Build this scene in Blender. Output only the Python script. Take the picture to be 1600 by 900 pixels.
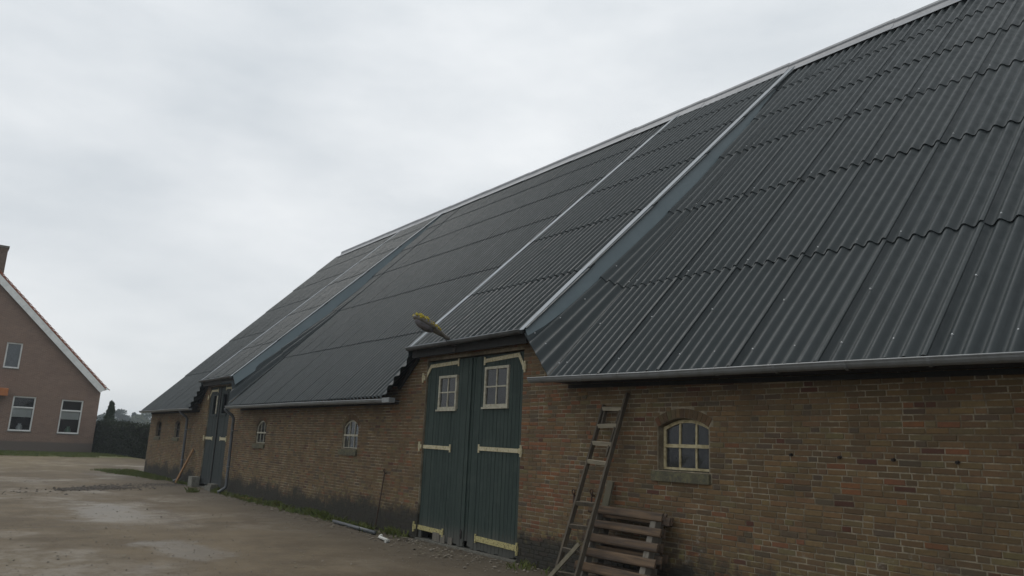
import bpy, bmesh, math, random
from mathutils import Vector, Matrix
random.seed(11)
S = bpy.context.scene
for o in list(bpy.data.objects): bpy.data.objects.remove(o)
C = S.collection
V = Vector
# ------------------------------------------------------------------ camera
EYE = V((0, 0, 1.6)); FPX = 1157.8; YAW, PITCH, ROLL = 0.6454, 0.21245, 0.0433
Fw = V((-math.cos(YAW)*math.cos(PITCH), math.sin(YAW)*math.cos(PITCH), math.sin(PITCH)))
rt0 = Fw.cross(V((0, 0, 1))).normalized(); up0 = rt0.cross(Fw)
Rt = rt0*math.cos(ROLL)+up0*math.sin(ROLL); Up = up0*math.cos(ROLL)-rt0*math.sin(ROLL)
cam = bpy.data.cameras.new('camera'); co = bpy.data.objects.new('camera', cam); C.objects.link(co)
co.matrix_world = Matrix.Translation(EYE) @ Matrix((Rt, Up, -Fw)).transposed().to_4x4()
cam.sensor_width = 36; cam.lens = FPX/1600*36; cam.clip_end = 3000; cam.clip_start = 0.05
S.camera = co
def ray(px, py): return Fw+Rt*((px-800)/FPX)+Up*((450-py)/FPX)
def on_ground(px, py, z=0.0):
    d = ray(px, py); return EYE+d*((z-EYE.z)/d.z)
def on_y(px, py, y):
    d = ray(px, py); return EYE+d*(y/d.y)
def on_x(px, py, x):
    d = ray(px, py); return EYE+d*(x/d.x)
def in_view(p):
    d = p-EYE; z = d.dot(Fw)
    if z < .1: return None
    return (800+FPX*d.dot(Rt)/z, 450-FPX*d.dot(Up)/z, z)
# ------------------------------------------------------------------ light
SUN_EL, SUN_AZ = 60, 252        # soft overcast sun, off beyond the farmhouse to the left
w = bpy.data.worlds.new('World'); S.world = w; w.use_nodes = True
nt = w.node_tree; nt.nodes.clear()
def N(t, typ, **k):
    n = t.nodes.new(typ)
    for a, b in k.items(): setattr(n, a, b)
    return n
out = N(nt, 'ShaderNodeOutputWorld'); bg = N(nt, 'ShaderNodeBackground'); bg2 = N(nt, 'ShaderNodeBackground'); mixs = N(nt, 'ShaderNodeMixShader')
sky = N(nt, 'ShaderNodeTexSky', sky_type='NISHITA', sun_disc=False)
sky.sun_elevation = math.radians(SUN_EL); sky.sun_rotation = math.radians(SUN_AZ)
nt.links.new(sky.outputs[0], bg.inputs[0]); bg.inputs[1].default_value = .07
tc = N(nt, 'ShaderNodeTexCoord'); mp = N(nt, 'ShaderNodeMapping'); mp.inputs['Scale'].default_value = (1.2, 1.2, 3.4)
nt.links.new(tc.outputs['Generated'], mp.inputs[0])
nz = N(nt, 'ShaderNodeTexNoise'); nz.inputs['Scale'].default_value = 2.1; nz.inputs['Detail'].default_value = 7; nz.inputs['Roughness'].default_value = .52
nt.links.new(mp.outputs[0], nz.inputs[0])
cr = N(nt, 'ShaderNodeValToRGB'); cr.color_ramp.elements[0].position = .3; cr.color_ramp.elements[1].position = .68
cr.color_ramp.elements[0].color = (.68, .725, .762, 1); cr.color_ramp.elements[1].color = (.945, .97, .985, 1)
nt.links.new(nz.outputs[0], cr.inputs[0])
sp = N(nt, 'ShaderNodeSeparateXYZ'); nt.links.new(tc.outputs['Generated'], sp.inputs[0])
gr = N(nt, 'ShaderNodeMapRange'); gr.inputs[1].default_value = 0; gr.inputs[2].default_value = .75; gr.inputs[3].default_value = .90; gr.inputs[4].default_value = 1.10
nt.links.new(sp.outputs[2], gr.inputs[0]); nt.links.new(gr.outputs[0], bg2.inputs[1]); nt.links.new(cr.outputs[0], bg2.inputs[0])
mixs.inputs[0].default_value = .93
nt.links.new(bg.outputs[0], mixs.inputs[1]); nt.links.new(bg2.outputs[0], mixs.inputs[2]); nt.links.new(mixs.outputs[0], out.inputs[0])
sl = bpy.data.lights.new('sun', 'SUN'); sl.energy = 1.2; sl.angle = math.radians(22); sl.color = (1, .97, .92)
so = bpy.data.objects.new('sun', sl); C.objects.link(so)
a = math.radians(SUN_AZ); e = math.radians(SUN_EL)
sdir = V((math.sin(a)*math.cos(e), math.cos(a)*math.cos(e), math.sin(e)))
so.rotation_euler = sdir.to_track_quat('Z', 'Y').to_euler(); so.location = (0, -20, 30)
S.render.engine = 'CYCLES'
S.view_settings.view_transform = 'Standard'; S.view_settings.look = 'None'; S.view_settings.gamma = 1; S.view_settings.use_curve_mapping = False
S.view_settings.exposure = 0.0
# ------------------------------------------------------------------ materials
class Mat:
    def __init__(s, name, base=(.2, .2, .2), rough=.7, spec=.4, metal=0):
        s.m = bpy.data.materials.new(name); s.m.use_nodes = True; s.t = s.m.node_tree
        s.b = s.t.nodes['Principled BSDF']; s.b.inputs['Base Color'].default_value = (*base, 1)
        s.b.inputs['Roughness'].default_value = rough; s.b.inputs['Specular IOR Level'].default_value = spec; s.b.inputs['Metallic'].default_value = metal
        s.pos = N(s.t, 'ShaderNodeNewGeometry').outputs['Position']
    def L(s, a, b): s.t.links.new(a, b)
    def noise(s, scale, detail=5, rough=.6, vec=None, stretch=None, seed=0):
        n = N(s.t, 'ShaderNodeTexNoise'); n.inputs['Scale'].default_value = scale; n.inputs['Detail'].default_value = detail; n.inputs['Roughness'].default_value = rough
        v = vec or s.pos
        mp = N(s.t, 'ShaderNodeMapping'); mp.inputs['Scale'].default_value = stretch or (1, 1, 1); mp.inputs['Location'].default_value = (seed*7.3, seed*3.1, seed*5.7)
        s.L(v, mp.inputs[0]); s.L(mp.outputs[0], n.inputs[0])
        return n.outputs[0]
    def ramp(s, x, p0, p1, v0=0., v1=1.):
        n = N(s.t, 'ShaderNodeMapRange', interpolation_type='SMOOTHSTEP')
        for i, q in enumerate((p0, p1, v0, v1)): n.inputs[i+1].default_value = q
        s.L(x, n.inputs[0]); return n.outputs[0]
    def math(s, op, a, b=None):
        n = N(s.t, 'ShaderNodeMath', operation=op)
        for i, q in enumerate((a, b)):
            if q is None: continue
            if isinstance(q, (int, float)): n.inputs[i].default_value = q
            else: s.L(q, n.inputs[i])
        return n.outputs[0]
    def mix(s, f, a, b, blend='MIX'):
        n = N(s.t, 'ShaderNodeMix', data_type='RGBA', blend_type=blend)
        if isinstance(f, (int, float)): n.inputs[0].default_value = f
        else: s.L(f, n.inputs[0])
        for i, q in ((6, a), (7, b)):
            if isinstance(q, tuple): n.inputs[i].default_value = (*q, 1)
            else: s.L(q, n.inputs[i])
        return n.outputs[2]
    def xyz(s, v=None):
        n = N(s.t, 'ShaderNodeSeparateXYZ'); s.L(v or s.pos, n.inputs[0]); return n.outputs
    def col(s, c): s.L(c, s.b.inputs['Base Color'])
    def rough(s, r): s.L(r, s.b.inputs['Roughness'])
    def bump(s, h, strength=.3, dist=.01):
        n = N(s.t, 'ShaderNodeBump'); n.inputs['Strength'].default_value = strength; n.inputs['Distance'].default_value = dist
        s.L(h, n.inputs['Height']); s.L(n.outputs[0], s.b.inputs['Normal'])
    def attr(s, name='Col'):
        n = N(s.t, 'ShaderNodeAttribute'); n.attribute_name = name; return n.outputs[0]
    def objrand(s):
        return N(s.t, 'ShaderNodeObjectInfo').outputs['Random']
M = {}
def weather_wall(m, base, mortar=False):
    """moss, damp and lichen on an old wall: dirt with ragged edges of its own"""
    x, y, z = m.xyz()
    n1 = m.noise(1.3, 6, .65); n2 = m.noise(9, 5, .7, seed=2); n3 = m.noise(.45, 4, .6, seed=4); n4 = m.noise(28, 4, .7, seed=5)
    c = m.mix(m.ramp(n4, .3, .75, 0, .35), base, (.05, .04, .032))
    # soot and algae film in streaks
    c = m.mix(m.ramp(m.noise(2.2, 6, .65, stretch=(1, 1, .25), seed=6), .45, .75, 0, .5), c, (.075, .062, .04))
    # lichen, yellow-green, low on the wall
    lm = m.math('MULTIPLY', m.ramp(n2, .52, .66), m.ramp(m.math('ADD', z, m.math('MULTIPLY', n1, .9)), 1.35, .75))
    c = m.mix(m.math('MULTIPLY', lm, .55), c, (.26, .23, .09))
    # lime bloom
    em = m.math('MULTIPLY', m.ramp(m.noise(5, 6, .75, seed=8), .6, .72), m.ramp(z, 1.0, .55))
    c = m.mix(m.math('MULTIPLY', em, .6), c, (.38, .36, .31))
    # black damp foot
    k = m.math('ADD', z, m.math('MULTIPLY', m.math('SUBTRACT', n1, .5), 1.1))
    k = m.math('ADD', k, m.math('MULTIPLY', m.math('SUBTRACT', n2, .5), .35))
    c = m.mix(m.ramp(k, .62, .26, 0, .93), c, (.028, .028, .024))
    return c
def mk_brick():
    m = Mat('brick_clay', rough=.88, spec=.25)
    m.col(weather_wall(m, m.attr())); m.bump(m.noise(45, 5, .7), .5, .006); M['brick'] = m.m
    m = Mat('lime_mortar', rough=.95, spec=.1)
    b = m.mix(m.ramp(m.noise(3.0, 6, .7), .38, .66), (.15, .123, .082), (.34, .295, .215))
    m.col(weather_wall(m, b)); m.bump(m.noise(60, 4, .7), .6, .006); M['mortar'] = m.m
    m = Mat('far_brick', rough=.9, spec=.2)           # faces nobody can count bricks on
    bt = N(m.t, 'ShaderNodeTexBrick'); bt.inputs['Scale'].default_value = 1; bt.inputs['Brick Width'].default_value = .22; bt.inputs['Row Height'].default_value = .065
    bt.inputs['Mortar Size'].default_value = .007; bt.inputs['Color1'].default_value = (.195, .128, .096, 1); bt.inputs['Color2'].default_value = (.150, .099, .077, 1); bt.inputs['Mortar'].default_value = (.25, .20, .16, 1)
    cmb = N(m.t, 'ShaderNodeCombineXYZ'); x, y, z = m.xyz(); m.L(m.math('ADD', y, x), cmb.inputs[0]); m.L(z, cmb.inputs[1]); m.L(cmb.outputs[0], bt.inputs[0])
    c = m.mix(m.ramp(m.noise(1.1, 6, .7), .35, .7, 0, .45), bt.outputs[0], (.14, .095, .075))
    c = m.mix(m.ramp(m.noise(.4, 3, .6, seed=3), .5, .75, 0, .3), c, (.20, .142, .108))
    c = m.mix(m.ramp(z, .86, .74), c, (.115, .095, .082))
    m.col(c); m.bump(bt.outputs[1], .3, -.01); M['house_brick'] = m.m
mk_brick()
def mk_roof():
    m = Mat('corrugated_fibre_cement', rough=.42, spec=.2)
    r = m.objrand()
    c = m.mix(r, (.022, .029, .031), (.027, .034, .036))
    c = m.mix(m.ramp(m.noise(1.6, 6, .7, stretch=(1, .35, .35)), .45, .72, 0, .45), c, (.018, .023, .023))
    c = m.mix(m.ramp(m.noise(14, 5, .75, seed=3), .62, .78, 0, .3), c, (.050, .058, .052))
    c = m.mix(m.ramp(m.noise(5, 6, .7, stretch=(3, .3, .3), seed=5), .6, .8, 0, .3), c, (.020, .026, .019))
    m.col(c); m.rough(m.ramp(m.noise(7, 5, .7, seed=7), .3, .75, .38, .60)); m.bump(m.noise(70, 4, .7), .15, .003); M['sheet'] = m.m
    m = Mat('grey_trim_metal', rough=.42, spec=.5)
    m.col(m.mix(m.ramp(m.noise(3, 6, .7), .4, .7), (.165, .19, .212), (.13, .15, .168))); m.bump(m.noise(1.4, 3), .15, .02); M['trim'] = m.m
    m = Mat('slate_flashing', rough=.45, spec=.45)
    m.col(m.mix(m.ramp(m.noise(1.5, 6, .7), .4, .7), (.084, .118, .132), (.098, .133, .147))); m.bump(m.noise(1.8, 3), .12, .02); M['flash'] = m.m
    m = Mat('ridge_cement', rough=.55, spec=.4)
    m.col(m.mix(m.ramp(m.noise(2.4, 7, .75), .35, .7), (.19, .198, .21), (.265, .275, .29))); m.bump(m.noise(30, 4), .2, .004); M['ridge'] = m.m
    m = Mat('gutter_plastic', rough=.38, spec=.5)
    m.col(m.mix(m.ramp(m.noise(2.5, 7, .75, stretch=(2, 1, 1)), .4, .7), (.155, .165, .17), (.115, .12, .115))); M['gutter'] = m.m
    m = Mat('dark_gutter', rough=.5); m.col(m.mix(m.ramp(m.noise(6, 5), .4, .7), (.06, .062, .062), (.035, .036, .034))); M['gutter_dark'] = m.m
    m = Mat('dark_lining', (.018, .017, .016), .95, .1); M['under'] = m.m
    m = Mat('screw_cap', (.42, .44, .45), .4, .5); M['screw'] = m.m
mk_roof()
def wood(name, c1, c2, c3, axis=(1, 1, .06), scale=26, rough=.85, foot=None):
    m = Mat(name, rough=rough, spec=.25)
    r = m.objrand()
    g = m.noise(scale, 6, .65, stretch=axis)
    c = m.mix(m.ramp(g, .35, .68), c1, c2)
    c = m.mix(m.ramp(m.noise(3.5, 6, .7, seed=2), .48, .7, 0, .75), c, c3)
    c = m.mix(m.math('MULTIPLY', r, .35), c, c3)
    if foot:
        z = m.xyz()[2]
        k = m.math('ADD', z, m.math('MULTIPLY', m.math('SUBTRACT', g, .5), .5))
        c = m.mix(m.ramp(k, .42, .10, 0, .85), c, foot)
        c = m.mix(m.ramp(m.noise(40, 5, .75, stretch=(1, 1, .12), seed=9), .62, .74, 0, .6), c, (.10, .105, .095))
    m.col(c); m.bump(g, .5, .004); M[name] = m.m
wood('green_plank', (.028, .045, .038), (.016, .027, .024), (.040, .056, .048), foot=(.075, .073, .064), rough=.75)
wood('far_door_plank', (.026, .035, .034), (.018, .024, .024), (.031, .040, .038), foot=(.042, .046, .046), rough=.75)
wood('ladder_wood', (.098, .080, .057), (.045, .036, .027), (.072, .064, .050))
wood('rung_wood', (.30, .26, .19), (.19, .165, .12), (.25, .23, .18), axis=(.06, 1, 1))
wood('pallet_slat', (.125, .082, .048), (.042, .032, .025), (.066, .052, .043), axis=(.06, 1, 1))
wood('pallet_block', (.16, .145, .12), (.1, .09, .075), (.12, .11, .095))
wood('board_grey', (.15, .13, .095), (.085, .072, .05), (.11, .105, .07), axis=(1, 1, .1))
wood('board_orange', (.27, .15, .065), (.17, .095, .04), (.22, .13, .07), axis=(1, 1, .1))
wood('dark_beam', (.022, .021, .02), (.014, .014, .013), (.027, .026, .024))
def simple(name, c1, c2, rough=.7, scale=8, spec=.35, lo=.4, hi=.68, bump=.2, bs=30):
    m = Mat(name, rough=rough, spec=spec); m.col(m.mix(m.ramp(m.noise(scale, 6, .7), lo, hi), c1, c2)); m.bump(m.noise(bs, 4), bump, .004); M[name] = m.m
simple('hinge_paint', (.46, .42, .29), (.30, .25, .13), scale=30)
simple('hinge_paint_low', (.42, .37, .17), (.10, .085, .04), scale=45, lo=.48, hi=.6)
simple('sash_paint', (.46, .40, .245), (.24, .195, .10), scale=14)
simple('sash_white', (.40, .38, .30), (.25, .23, .165), scale=20)
simple('house_white', (.66, .68, .67), (.55, .57, .56), scale=3, rough=.5)
simple('stone_sill', (.075, .07, .05), (.14, .13, .072), scale=18, rough=.9)
simple('rust', (.06, .034, .024), (.025, .018, .016), scale=40, rough=.9)
simple('iron', (.022, .020, .019), (.04, .03, .025), scale=30, rough=.8)
simple('pvc_pipe', (.085, .092, .10), (.06, .064, .066), scale=9, rough=.45)
simple('white_plastic', (.5, .5, .47), (.3, .3, .27), scale=20, rough=.5)
simple('concrete', (.13, .125, .105), (.085, .082, .068), scale=12, rough=.92, bump=.5)
simple('concrete_pale', (.17, .165, .14), (.10, .098, .08), scale=12, rough=.92, bump=.5)
simple('lamp_alu', (.16, .15, .13), (.075, .065, .05), scale=14, rough=.6)
simple('lamp_lens', (.14, .135, .15), (.075, .07, .07), scale=12, rough=.25, spec=.5)
simple('moss', (.34, .27, .035), (.13, .12, .02), scale=34, rough=1, spec=.1, bump=.8)
simple('tile_orange', (.33, .115, .06), (.22, .085, .05), scale=4, rough=.85)
simple('blind', (.60, .64, .63), (.55, .58, .58), scale=2, rough=.8)
simple('vase_white', (.62, .66, .68), (.5, .54, .55), scale=6, rough=.4)
simple('vase_green', (.20, .32, .25), (.14, .24, .18), scale=6, rough=.4)
simple('canopy_orange', (.36, .13, .035), (.26, .09, .03), scale=3, rough=.7)
simple('trunk', (.07, .055, .04), (.04, .032, .025), scale=9, rough=.95, bump=.6)
simple('mud_clod', (.052, .041, .030), (.028, .023, .018), scale=6, rough=.75, bump=.6)
simple('pebble', (.16, .14, .11), (.09, .077, .06), scale=3, rough=.8)
def leafm(name, c1, c2, rough=.75):
    m = Mat(name, rough=rough, spec=.25)
    m.col(m.mix(m.ramp(m.noise(2.3, 5, .8), .3, .7), c1, c2)); M[name] = m.m
leafm('grass_blade', (.065, .095, .018), (.105, .11, .030))
leafm('hedge_leaf', (.008, .011, .005), (.019, .028, .008))
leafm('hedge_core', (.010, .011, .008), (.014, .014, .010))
leafm('conifer_leaf', (.018, .038, .014), (.035, .058, .020))
leafm('far_leaf', (.030, .050, .024), (.048, .068, .030))
leafm('far_leaf_pale', (.050, .070, .028), (.075, .085, .034))
leafm('far_leaf_blue', (.026, .046, .034), (.040, .060, .042))
def mk_glass():
    for nm, dirt in (('grimy_glass', .42), ('clean_glass', .03)):
        m = bpy.data.materials.new(nm); m.use_nodes = True; t = m.node_tree; t.nodes.clear()
        o = N(t, 'ShaderNodeOutputMaterial'); tr = N(t, 'ShaderNodeBsdfTransparent'); gl = N(t, 'ShaderNodeBsdfGlossy'); gl.inputs['Roughness'].default_value = .04
        fr = N(t, 'ShaderNodeFresnel'); fr.inputs[0].default_value = 1.5; mx = N(t, 'ShaderNodeMixShader'); df = N(t, 'ShaderNodeBsdfDiffuse'); df.inputs[0].default_value = (.05, .052, .055, 1)
        mx2 = N(t, 'ShaderNodeMixShader'); nzz = N(t, 'ShaderNodeTexNoise'); nzz.inputs['Scale'].default_value = 7; nzz.inputs['Detail'].default_value = 6
        g = N(t, 'ShaderNodeNewGeometry'); t.links.new(g.outputs['Position'], nzz.inputs[0])
        mr = N(t, 'ShaderNodeMapRange'); mr.inputs[1].default_value = .3; mr.inputs[2].default_value = .75; mr.inputs[3].default_value = dirt*.5; mr.inputs[4].default_value = dirt*1.7
        t.links.new(nzz.outputs[0], mr.inputs[0]); t.links.new(mr.outputs[0], mx2.inputs[0])
        tr.inputs[0].default_value = (.85, .87, .87, 1)
        t.links.new(tr.outputs[0], mx2.inputs[1]); t.links.new(df.outputs[0], mx2.inputs[2])
        t.links.new(fr.outputs[0], mx.inputs[0]); t.links.new(mx2.outputs[0], mx.inputs[1]); t.links.new(gl.outputs[0], mx.inputs[2]); t.links.new(mx.outputs[0], o.inputs[0])
        M[nm] = m
mk_glass()
def mk_ground():
    m = Mat('packed_yard_dirt', rough=.7, spec=.3)
    x, y, z = m.xyz()
    n1 = m.noise(.22, 6, .62); n2 = m.noise(1.1, 7, .68, seed=1); n3 = m.noise(9, 6, .72, seed=2); n4 = m.noise(.55, 6, .65, stretch=(.45, 1.3, 1), seed=3)
    c = m.mix(m.ramp(n2, .32, .68), (.062, .044, .023), (.108, .081, .047))
    c = m.mix(m.ramp(n1, .50, .64, 0, .75), c, (.120, .095, .060))         # worn paler concrete
    c = m.mix(m.ramp(n4, .50, .66, 0, .85), c, (.058, .039, .019))         # damp brown mud
    c = m.mix(m.ramp(n3, .48, .72, 0, .6), c, (.075, .060, .043))
    c = m.mix(m.ramp(m.noise(42, 5, .75, seed=6), .56, .7, 0, .4), c, (.135, .112, .08))
    # two worn concrete slabs showing through, scrubbed and damp
    slab = None
    for cx, cy, rx, ry in ((SLAB[0][0], SLAB[0][1], 3.0, 1.15), (SLAB[1][0], SLAB[1][1], 1.3, .75)):
        dx = m.math('DIVIDE', m.math('SUBTRACT', x, cx), rx); dy = m.math('DIVIDE', m.math('SUBTRACT', y, cy), ry)
        dd = m.math('SQRT', m.math('ADD', m.math('MULTIPLY', dx, dx), m.math('MULTIPLY', dy, dy)))
        k = m.ramp(m.math('ADD', dd, m.math('MULTIPLY', m.math('SUBTRACT', n2, .5), 2.8)), 1.05, .35)
        slab = k if slab is None else m.math('MAXIMUM', slab, k)
    c = m.mix(m.math('MULTIPLY', slab, .34), c, (.120, .100, .070))
    # dirt washed against the barn
    near = m.ramp(m.math('ADD', y, m.math('MULTIPLY', n2, 1.8)), 5.2, 7.6)
    c = m.mix(m.math('MULTIPLY', near, .72), c, (.052, .043, .031))
    # sandier further off
    far = m.ramp(m.math('ADD', x, m.math('MULTIPLY', n2, 6)), -27, -36)
    c = m.mix(m.math('MULTIPLY', far, .6), c, m.mix(m.ramp(n4, .4, .6), (.155, .122, .071), (.102, .076, .041)))
    # grass and moss beyond the yard and in front of the house
    g1 = m.ramp(m.math('ADD', x, m.math('MULTIPLY', n2, 3.5)), -41.2, -43.2)
    c = m.mix(g1, c, m.mix(m.ramp(n3, .35, .65), (.072, .090, .016), (.105, .088, .032)))
    # a straight joint in the old concrete
    j = m.math('ABSOLUTE', m.math('SUBTRACT', m.math('ADD', x, m.math('MULTIPLY', m.math('SUBTRACT', n4, .5), .25)), JOINTX))
    c = m.mix(m.ramp(j, .05, .012, 0, .7), c, (.05, .04, .03))
    m.col(c)
    wet = m.math('MAXIMUM', m.math('MULTIPLY', m.ramp(n1, .46, .62), m.ramp(n2, .35, .6)), slab)
    r = m.math('SUBTRACT', .84, m.math('MULTIPLY', wet, .40))
    m.rough(r)
    h = m.math('ADD', m.math('MULTIPLY', n3, .5), m.math('MULTIPLY', m.noise(38, 5, .7, seed=9), .3))
    bn = N(m.t, 'ShaderNodeBump'); bn.inputs['Distance'].default_value = .035
    m.L(h, bn.inputs['Height']); m.L(m.math('SUBTRACT', .55, m.math('MULTIPLY', slab, .42)), bn.inputs['Strength']); m.L(bn.outputs[0], m.b.inputs['Normal']); M['ground'] = m.m
SLAB = (on_ground(180, 801), on_ground(295, 858)); JOINTX = on_ground(150, 821).x
mk_ground()
# ------------------------------------------------------------------ mesh helpers
class MB:
    def __init__(s): s.v = []; s.f = []; s.c = []
    def quad(s, a, b, c, d, col=None):
        i = len(s.v); s.v += [tuple(a), tuple(b), tuple(c), tuple(d)]; s.f.append((i, i+1, i+2, i+3)); s.c.append(col)
    def poly(s, pts, col=None):
        i = len(s.v); s.v += [tuple(p) for p in pts]; s.f.append(tuple(range(i, i+len(pts)))); s.c.append(col)
    def obox(s, o, ax, ay, az, col=None, skip=()):
        """box from corner o and three edge vectors (right-handed)"""
        o, ax, ay, az = V(o), V(ax), V(ay), V(az); i = len(s.v)
        s.v += [tuple(o+ax*p+ay*q+az*r) for r in (0, 1) for q in (0, 1) for p in (0, 1)]
        for k, f in enumerate(((0, 2, 3, 1), (4, 5, 7, 6), (0, 1, 5, 4), (2, 6, 7, 3), (0, 4, 6, 2), (1, 3, 7, 5))):
            if k in skip: continue
            s.f.append(tuple(i+q for q in f)); s.c.append(col)
    def box(s, x0, x1, y0, y1, z0, z1, col=None, skip=()):
        s.obox((x0, y0, z0), (x1-x0, 0, 0), (0, y1-y0, 0), (0, 0, z1-z0), col, skip)
    def bar(s, a, b, wd, th, up=(0, 0, 1), col=None, taper=1.0):
        """rectangular bar a->b; wd along up x dir, th along up"""
        a, b = V(a), V(b); d = (b-a).normalized(); u = V(up); sx = d.cross(u)
        if sx.length < 1e-4: sx = d.cross(V((0, 1, 0)))
        sx.normalize(); u = sx.cross(d).normalized(); i = len(s.v)
        for p, k in ((a, 1), (b, taper)):
            for q, r in ((-1, -1), (1, -1), (1, 1), (-1, 1)): s.v.append(tuple(p+sx*(q*wd/2*k)+u*(r*th/2*k)))
        for f in ((3, 2, 1, 0), (4, 5, 6, 7), (0, 1, 5, 4), (1, 2, 6, 5), (2, 3, 7, 6), (3, 0, 4, 7)):
            s.f.append(tuple(i+q for q in f)); s.c.append(col)
    def tube(s, pts, rad, n=8, cap=True, col=None):
        pts = [V(p) for p in pts]; rs = rad if isinstance(rad, (list, tuple)) else [rad]*len(pts); i0 = len(s.v)
        prev = None
        for k, p in enumerate(pts):
            d = (pts[min(k+1, len(pts)-1)]-pts[max(k-1, 0)]).normalized()
            if prev is None: prev = d.orthogonal().normalized()
            u = (prev-d*prev.dot(d)).normalized(); prev = u; q = d.cross(u)
            for j in range(n):
                t = 2*math.pi*j/n; s.v.append(tuple(p+(u*math.cos(t)+q*math.sin(t))*rs[k]))
        for k in range(len(pts)-1):
            for j in range(n):
                a = i0+k*n+j; b = i0+k*n+(j+1) % n; s.f.append((a, b, b+n, a+n)); s.c.append(col)
        if cap:
            s.f.append(tuple(i0+j for j in reversed(range(n)))); s.c.append(col)
            s.f.append(tuple(i0+(len(pts)-1)*n+j for j in range(n))); s.c.append(col)
    def mesh(s, name, mat, off=V((0, 0, 0)), smooth=False):
        me = bpy.data.meshes.new(name); me.from_pydata([tuple(V(p)-off) for p in s.v], [], s.f)
        if any(c is not None for c in s.c):
            at = me.color_attributes.new('Col', 'FLOAT_COLOR', 'CORNER'); k = 0; buf = []
            for f, c in zip(s.f, s.c): buf += list((*(c or (.2, .15, .1)), 1))*len(f)
            at.data.foreach_set('color', buf)
        if smooth: me.polygons.foreach_set('use_smooth', [True]*len(me.polygons))
        if mat: me.materials.append(M[mat])
        me.update(); return me
    def build(s, name, mat, parent=None, smooth=False, kind=None):
        """one mesh object; geometry is in world coordinates"""
        off = wloc(parent); o = bpy.data.objects.new(name, s.mesh(name, mat, off, smooth)); C.objects.link(o); o.parent = parent
        if kind: o['kind'] = kind
        return o
def wloc(o):
    p = V((0, 0, 0))
    while o is not None: p = p+o.location; o = o.parent
    return p
def tag(o, label, cat, group=None):
    o['label'] = label; o['category'] = cat
    if group: o['group'] = group
    return o
def thing(name, label, cat, loc, group=None):
    o = bpy.data.objects.new(name, None); C.objects.link(o); o.location = loc; o.empty_display_size = .2
    return tag(o, label, cat, group)
def solo(mb, name, mat, label, cat, loc, group=None, smooth=False):
    """a thing that is one mesh, its origin at its base"""
    o = bpy.data.objects.new(name, mb.mesh(name, mat, V(loc), smooth)); C.objects.link(o); o.location = loc
    return tag(o, label, cat, group)
R = random.Random(5)
U = R.uniform
def gz(x, y):
    """the yard rises gently towards the farmhouse"""
    t = max(0, min(1, (-x-31)/17)); t = t*t*(3-2*t); b = .26*t
    return b
# ------------------------------------------------------------------ ground
def ground():
    mb = MB(); xs = [-600, -400, -220, -140, -90]+[-70+i*1.0 for i in range(0, 85)]+[40, 120, 300, 600]
    ys = [-600, -300, -160, -60]+[-30+i*1.0 for i in range(0, 61)]+[60, 160, 300, 600]
    nx, ny = len(xs), len(ys); rr = random.Random(3)
    H = {}
    for i, x in enumerate(xs):
        for j, y in enumerate(ys):
            k = 1 if (-60 < x < 10 and -25 < y < 6.2) else 0
            mb.v.append((x, y, gz(x, y)+k*rr.uniform(-.018, .012)))
    for i in range(nx-1):
        for j in range(ny-1): mb.f.append((i*ny+j, (i+1)*ny+j, (i+1)*ny+j+1, i*ny+j+1)); mb.c.append(None)
    o = mb.build('ground', 'ground', smooth=True); o['kind'] = 'structure'
ground()
# ------------------------------------------------------------------ barn
D = 6.8926                     # front wall plane
XF, XN = -32.95, 3.05          # far and near gable
YE, YR, ZR = D-.36, D+7.298, 10.30
PITCHX = .163; SW = PITCHX*6
def ze(x): return 2.497-.0156*(x+5) if x > -9.5 else 2.415
def roof_pt(x, s):
    e = V((x, YE, ze(x))); r = V((x, YR, ZR)); d = (r-e); return e+d.normalized()*s
def roof_n(x):
    d = V((0, YR-YE, ZR-ze(x))).normalized(); return V((0, -d.z, d.y))
SL = (V((0, YE, 2.46))-V((0, YR, ZR))).length
YD, ZD = D-.235, 3.29
DL = math.hypot(YR-YD, ZR+.03-ZD)
DN = V((0, -(ZR+.03-ZD), YR-YD)).normalized(); DD = V((0, YR-YD, ZR+.03-ZD)).normalized()
SKEW = -1.05                    # the far doorway's roof runs up a little out of square
def skew(x): return SKEW if x < -18 else 0.0
def dorm_pt(x, s): return V((x+skew(x)*s/DL, YD, ZD))+DD*s
DORM = ((-11.87, -8.48, -12.52, -7.735), (-25.40, -22.13, -26.02, -21.78))   # verge x0,x1, strip outer edges
LIFT, SAPEX = .56, 5.5
def lift(x, s):
    k = max(0, 1-s/SAPEX)**1.3
    for x0, x1, a, b in DORM:
        if a < x < x0: return LIFT*k*(x-a)/(x0-a)
        if x1 < x < b: return LIFT*k*(b-x)/(b-x1)
        if x0 <= x <= x1: return LIFT*k
    return 0
def main_z(x, y): return ze(x)+(y-YE)*(ZR-ze(x))/(YR-YE)
def wall_top(x):
    for x0, x1, a, b in DORM:
        if x0 <= x <= x1: return 3.37
    return min(3.37, main_z(x, D)+lift(x, .5)*1.0-.12)
barn = thing('barn', 'long brick barn with dark corrugated roof, two raised doorways and green doors', 'barn', (-15.1, D, 0))
DOORS = ((-11.60, -8.78, 3.07), (-25.10, -22.85, 3.10))
WINS = ((-6.12, -5.38, 1.42, 1.92, 2.025), (-14.90, -14.17, 1.44, 1.88, 2.04), (-20.33, -19.57, 1.44, 1.88, 2.04), (-29.06, -28.30, 1.46, 1.90, 2.06), (-31.86, -31.06, 1.46, 1.90, 2.06))
def arc(wn):
    xl, xr, zb, zs, zt = wn; hw = (xr-xl)/2; rise = zt-zs; Rr = (hw*hw+rise*rise)/(2*rise); return (xl+xr)/2, zt-Rr, Rr, math.asin(hw/Rr)
def opening_top(wn, x):
    cx, zc, Rr, an = arc(wn); return zc+math.sqrt(max(0, Rr*Rr-(x-cx)**2))
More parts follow.
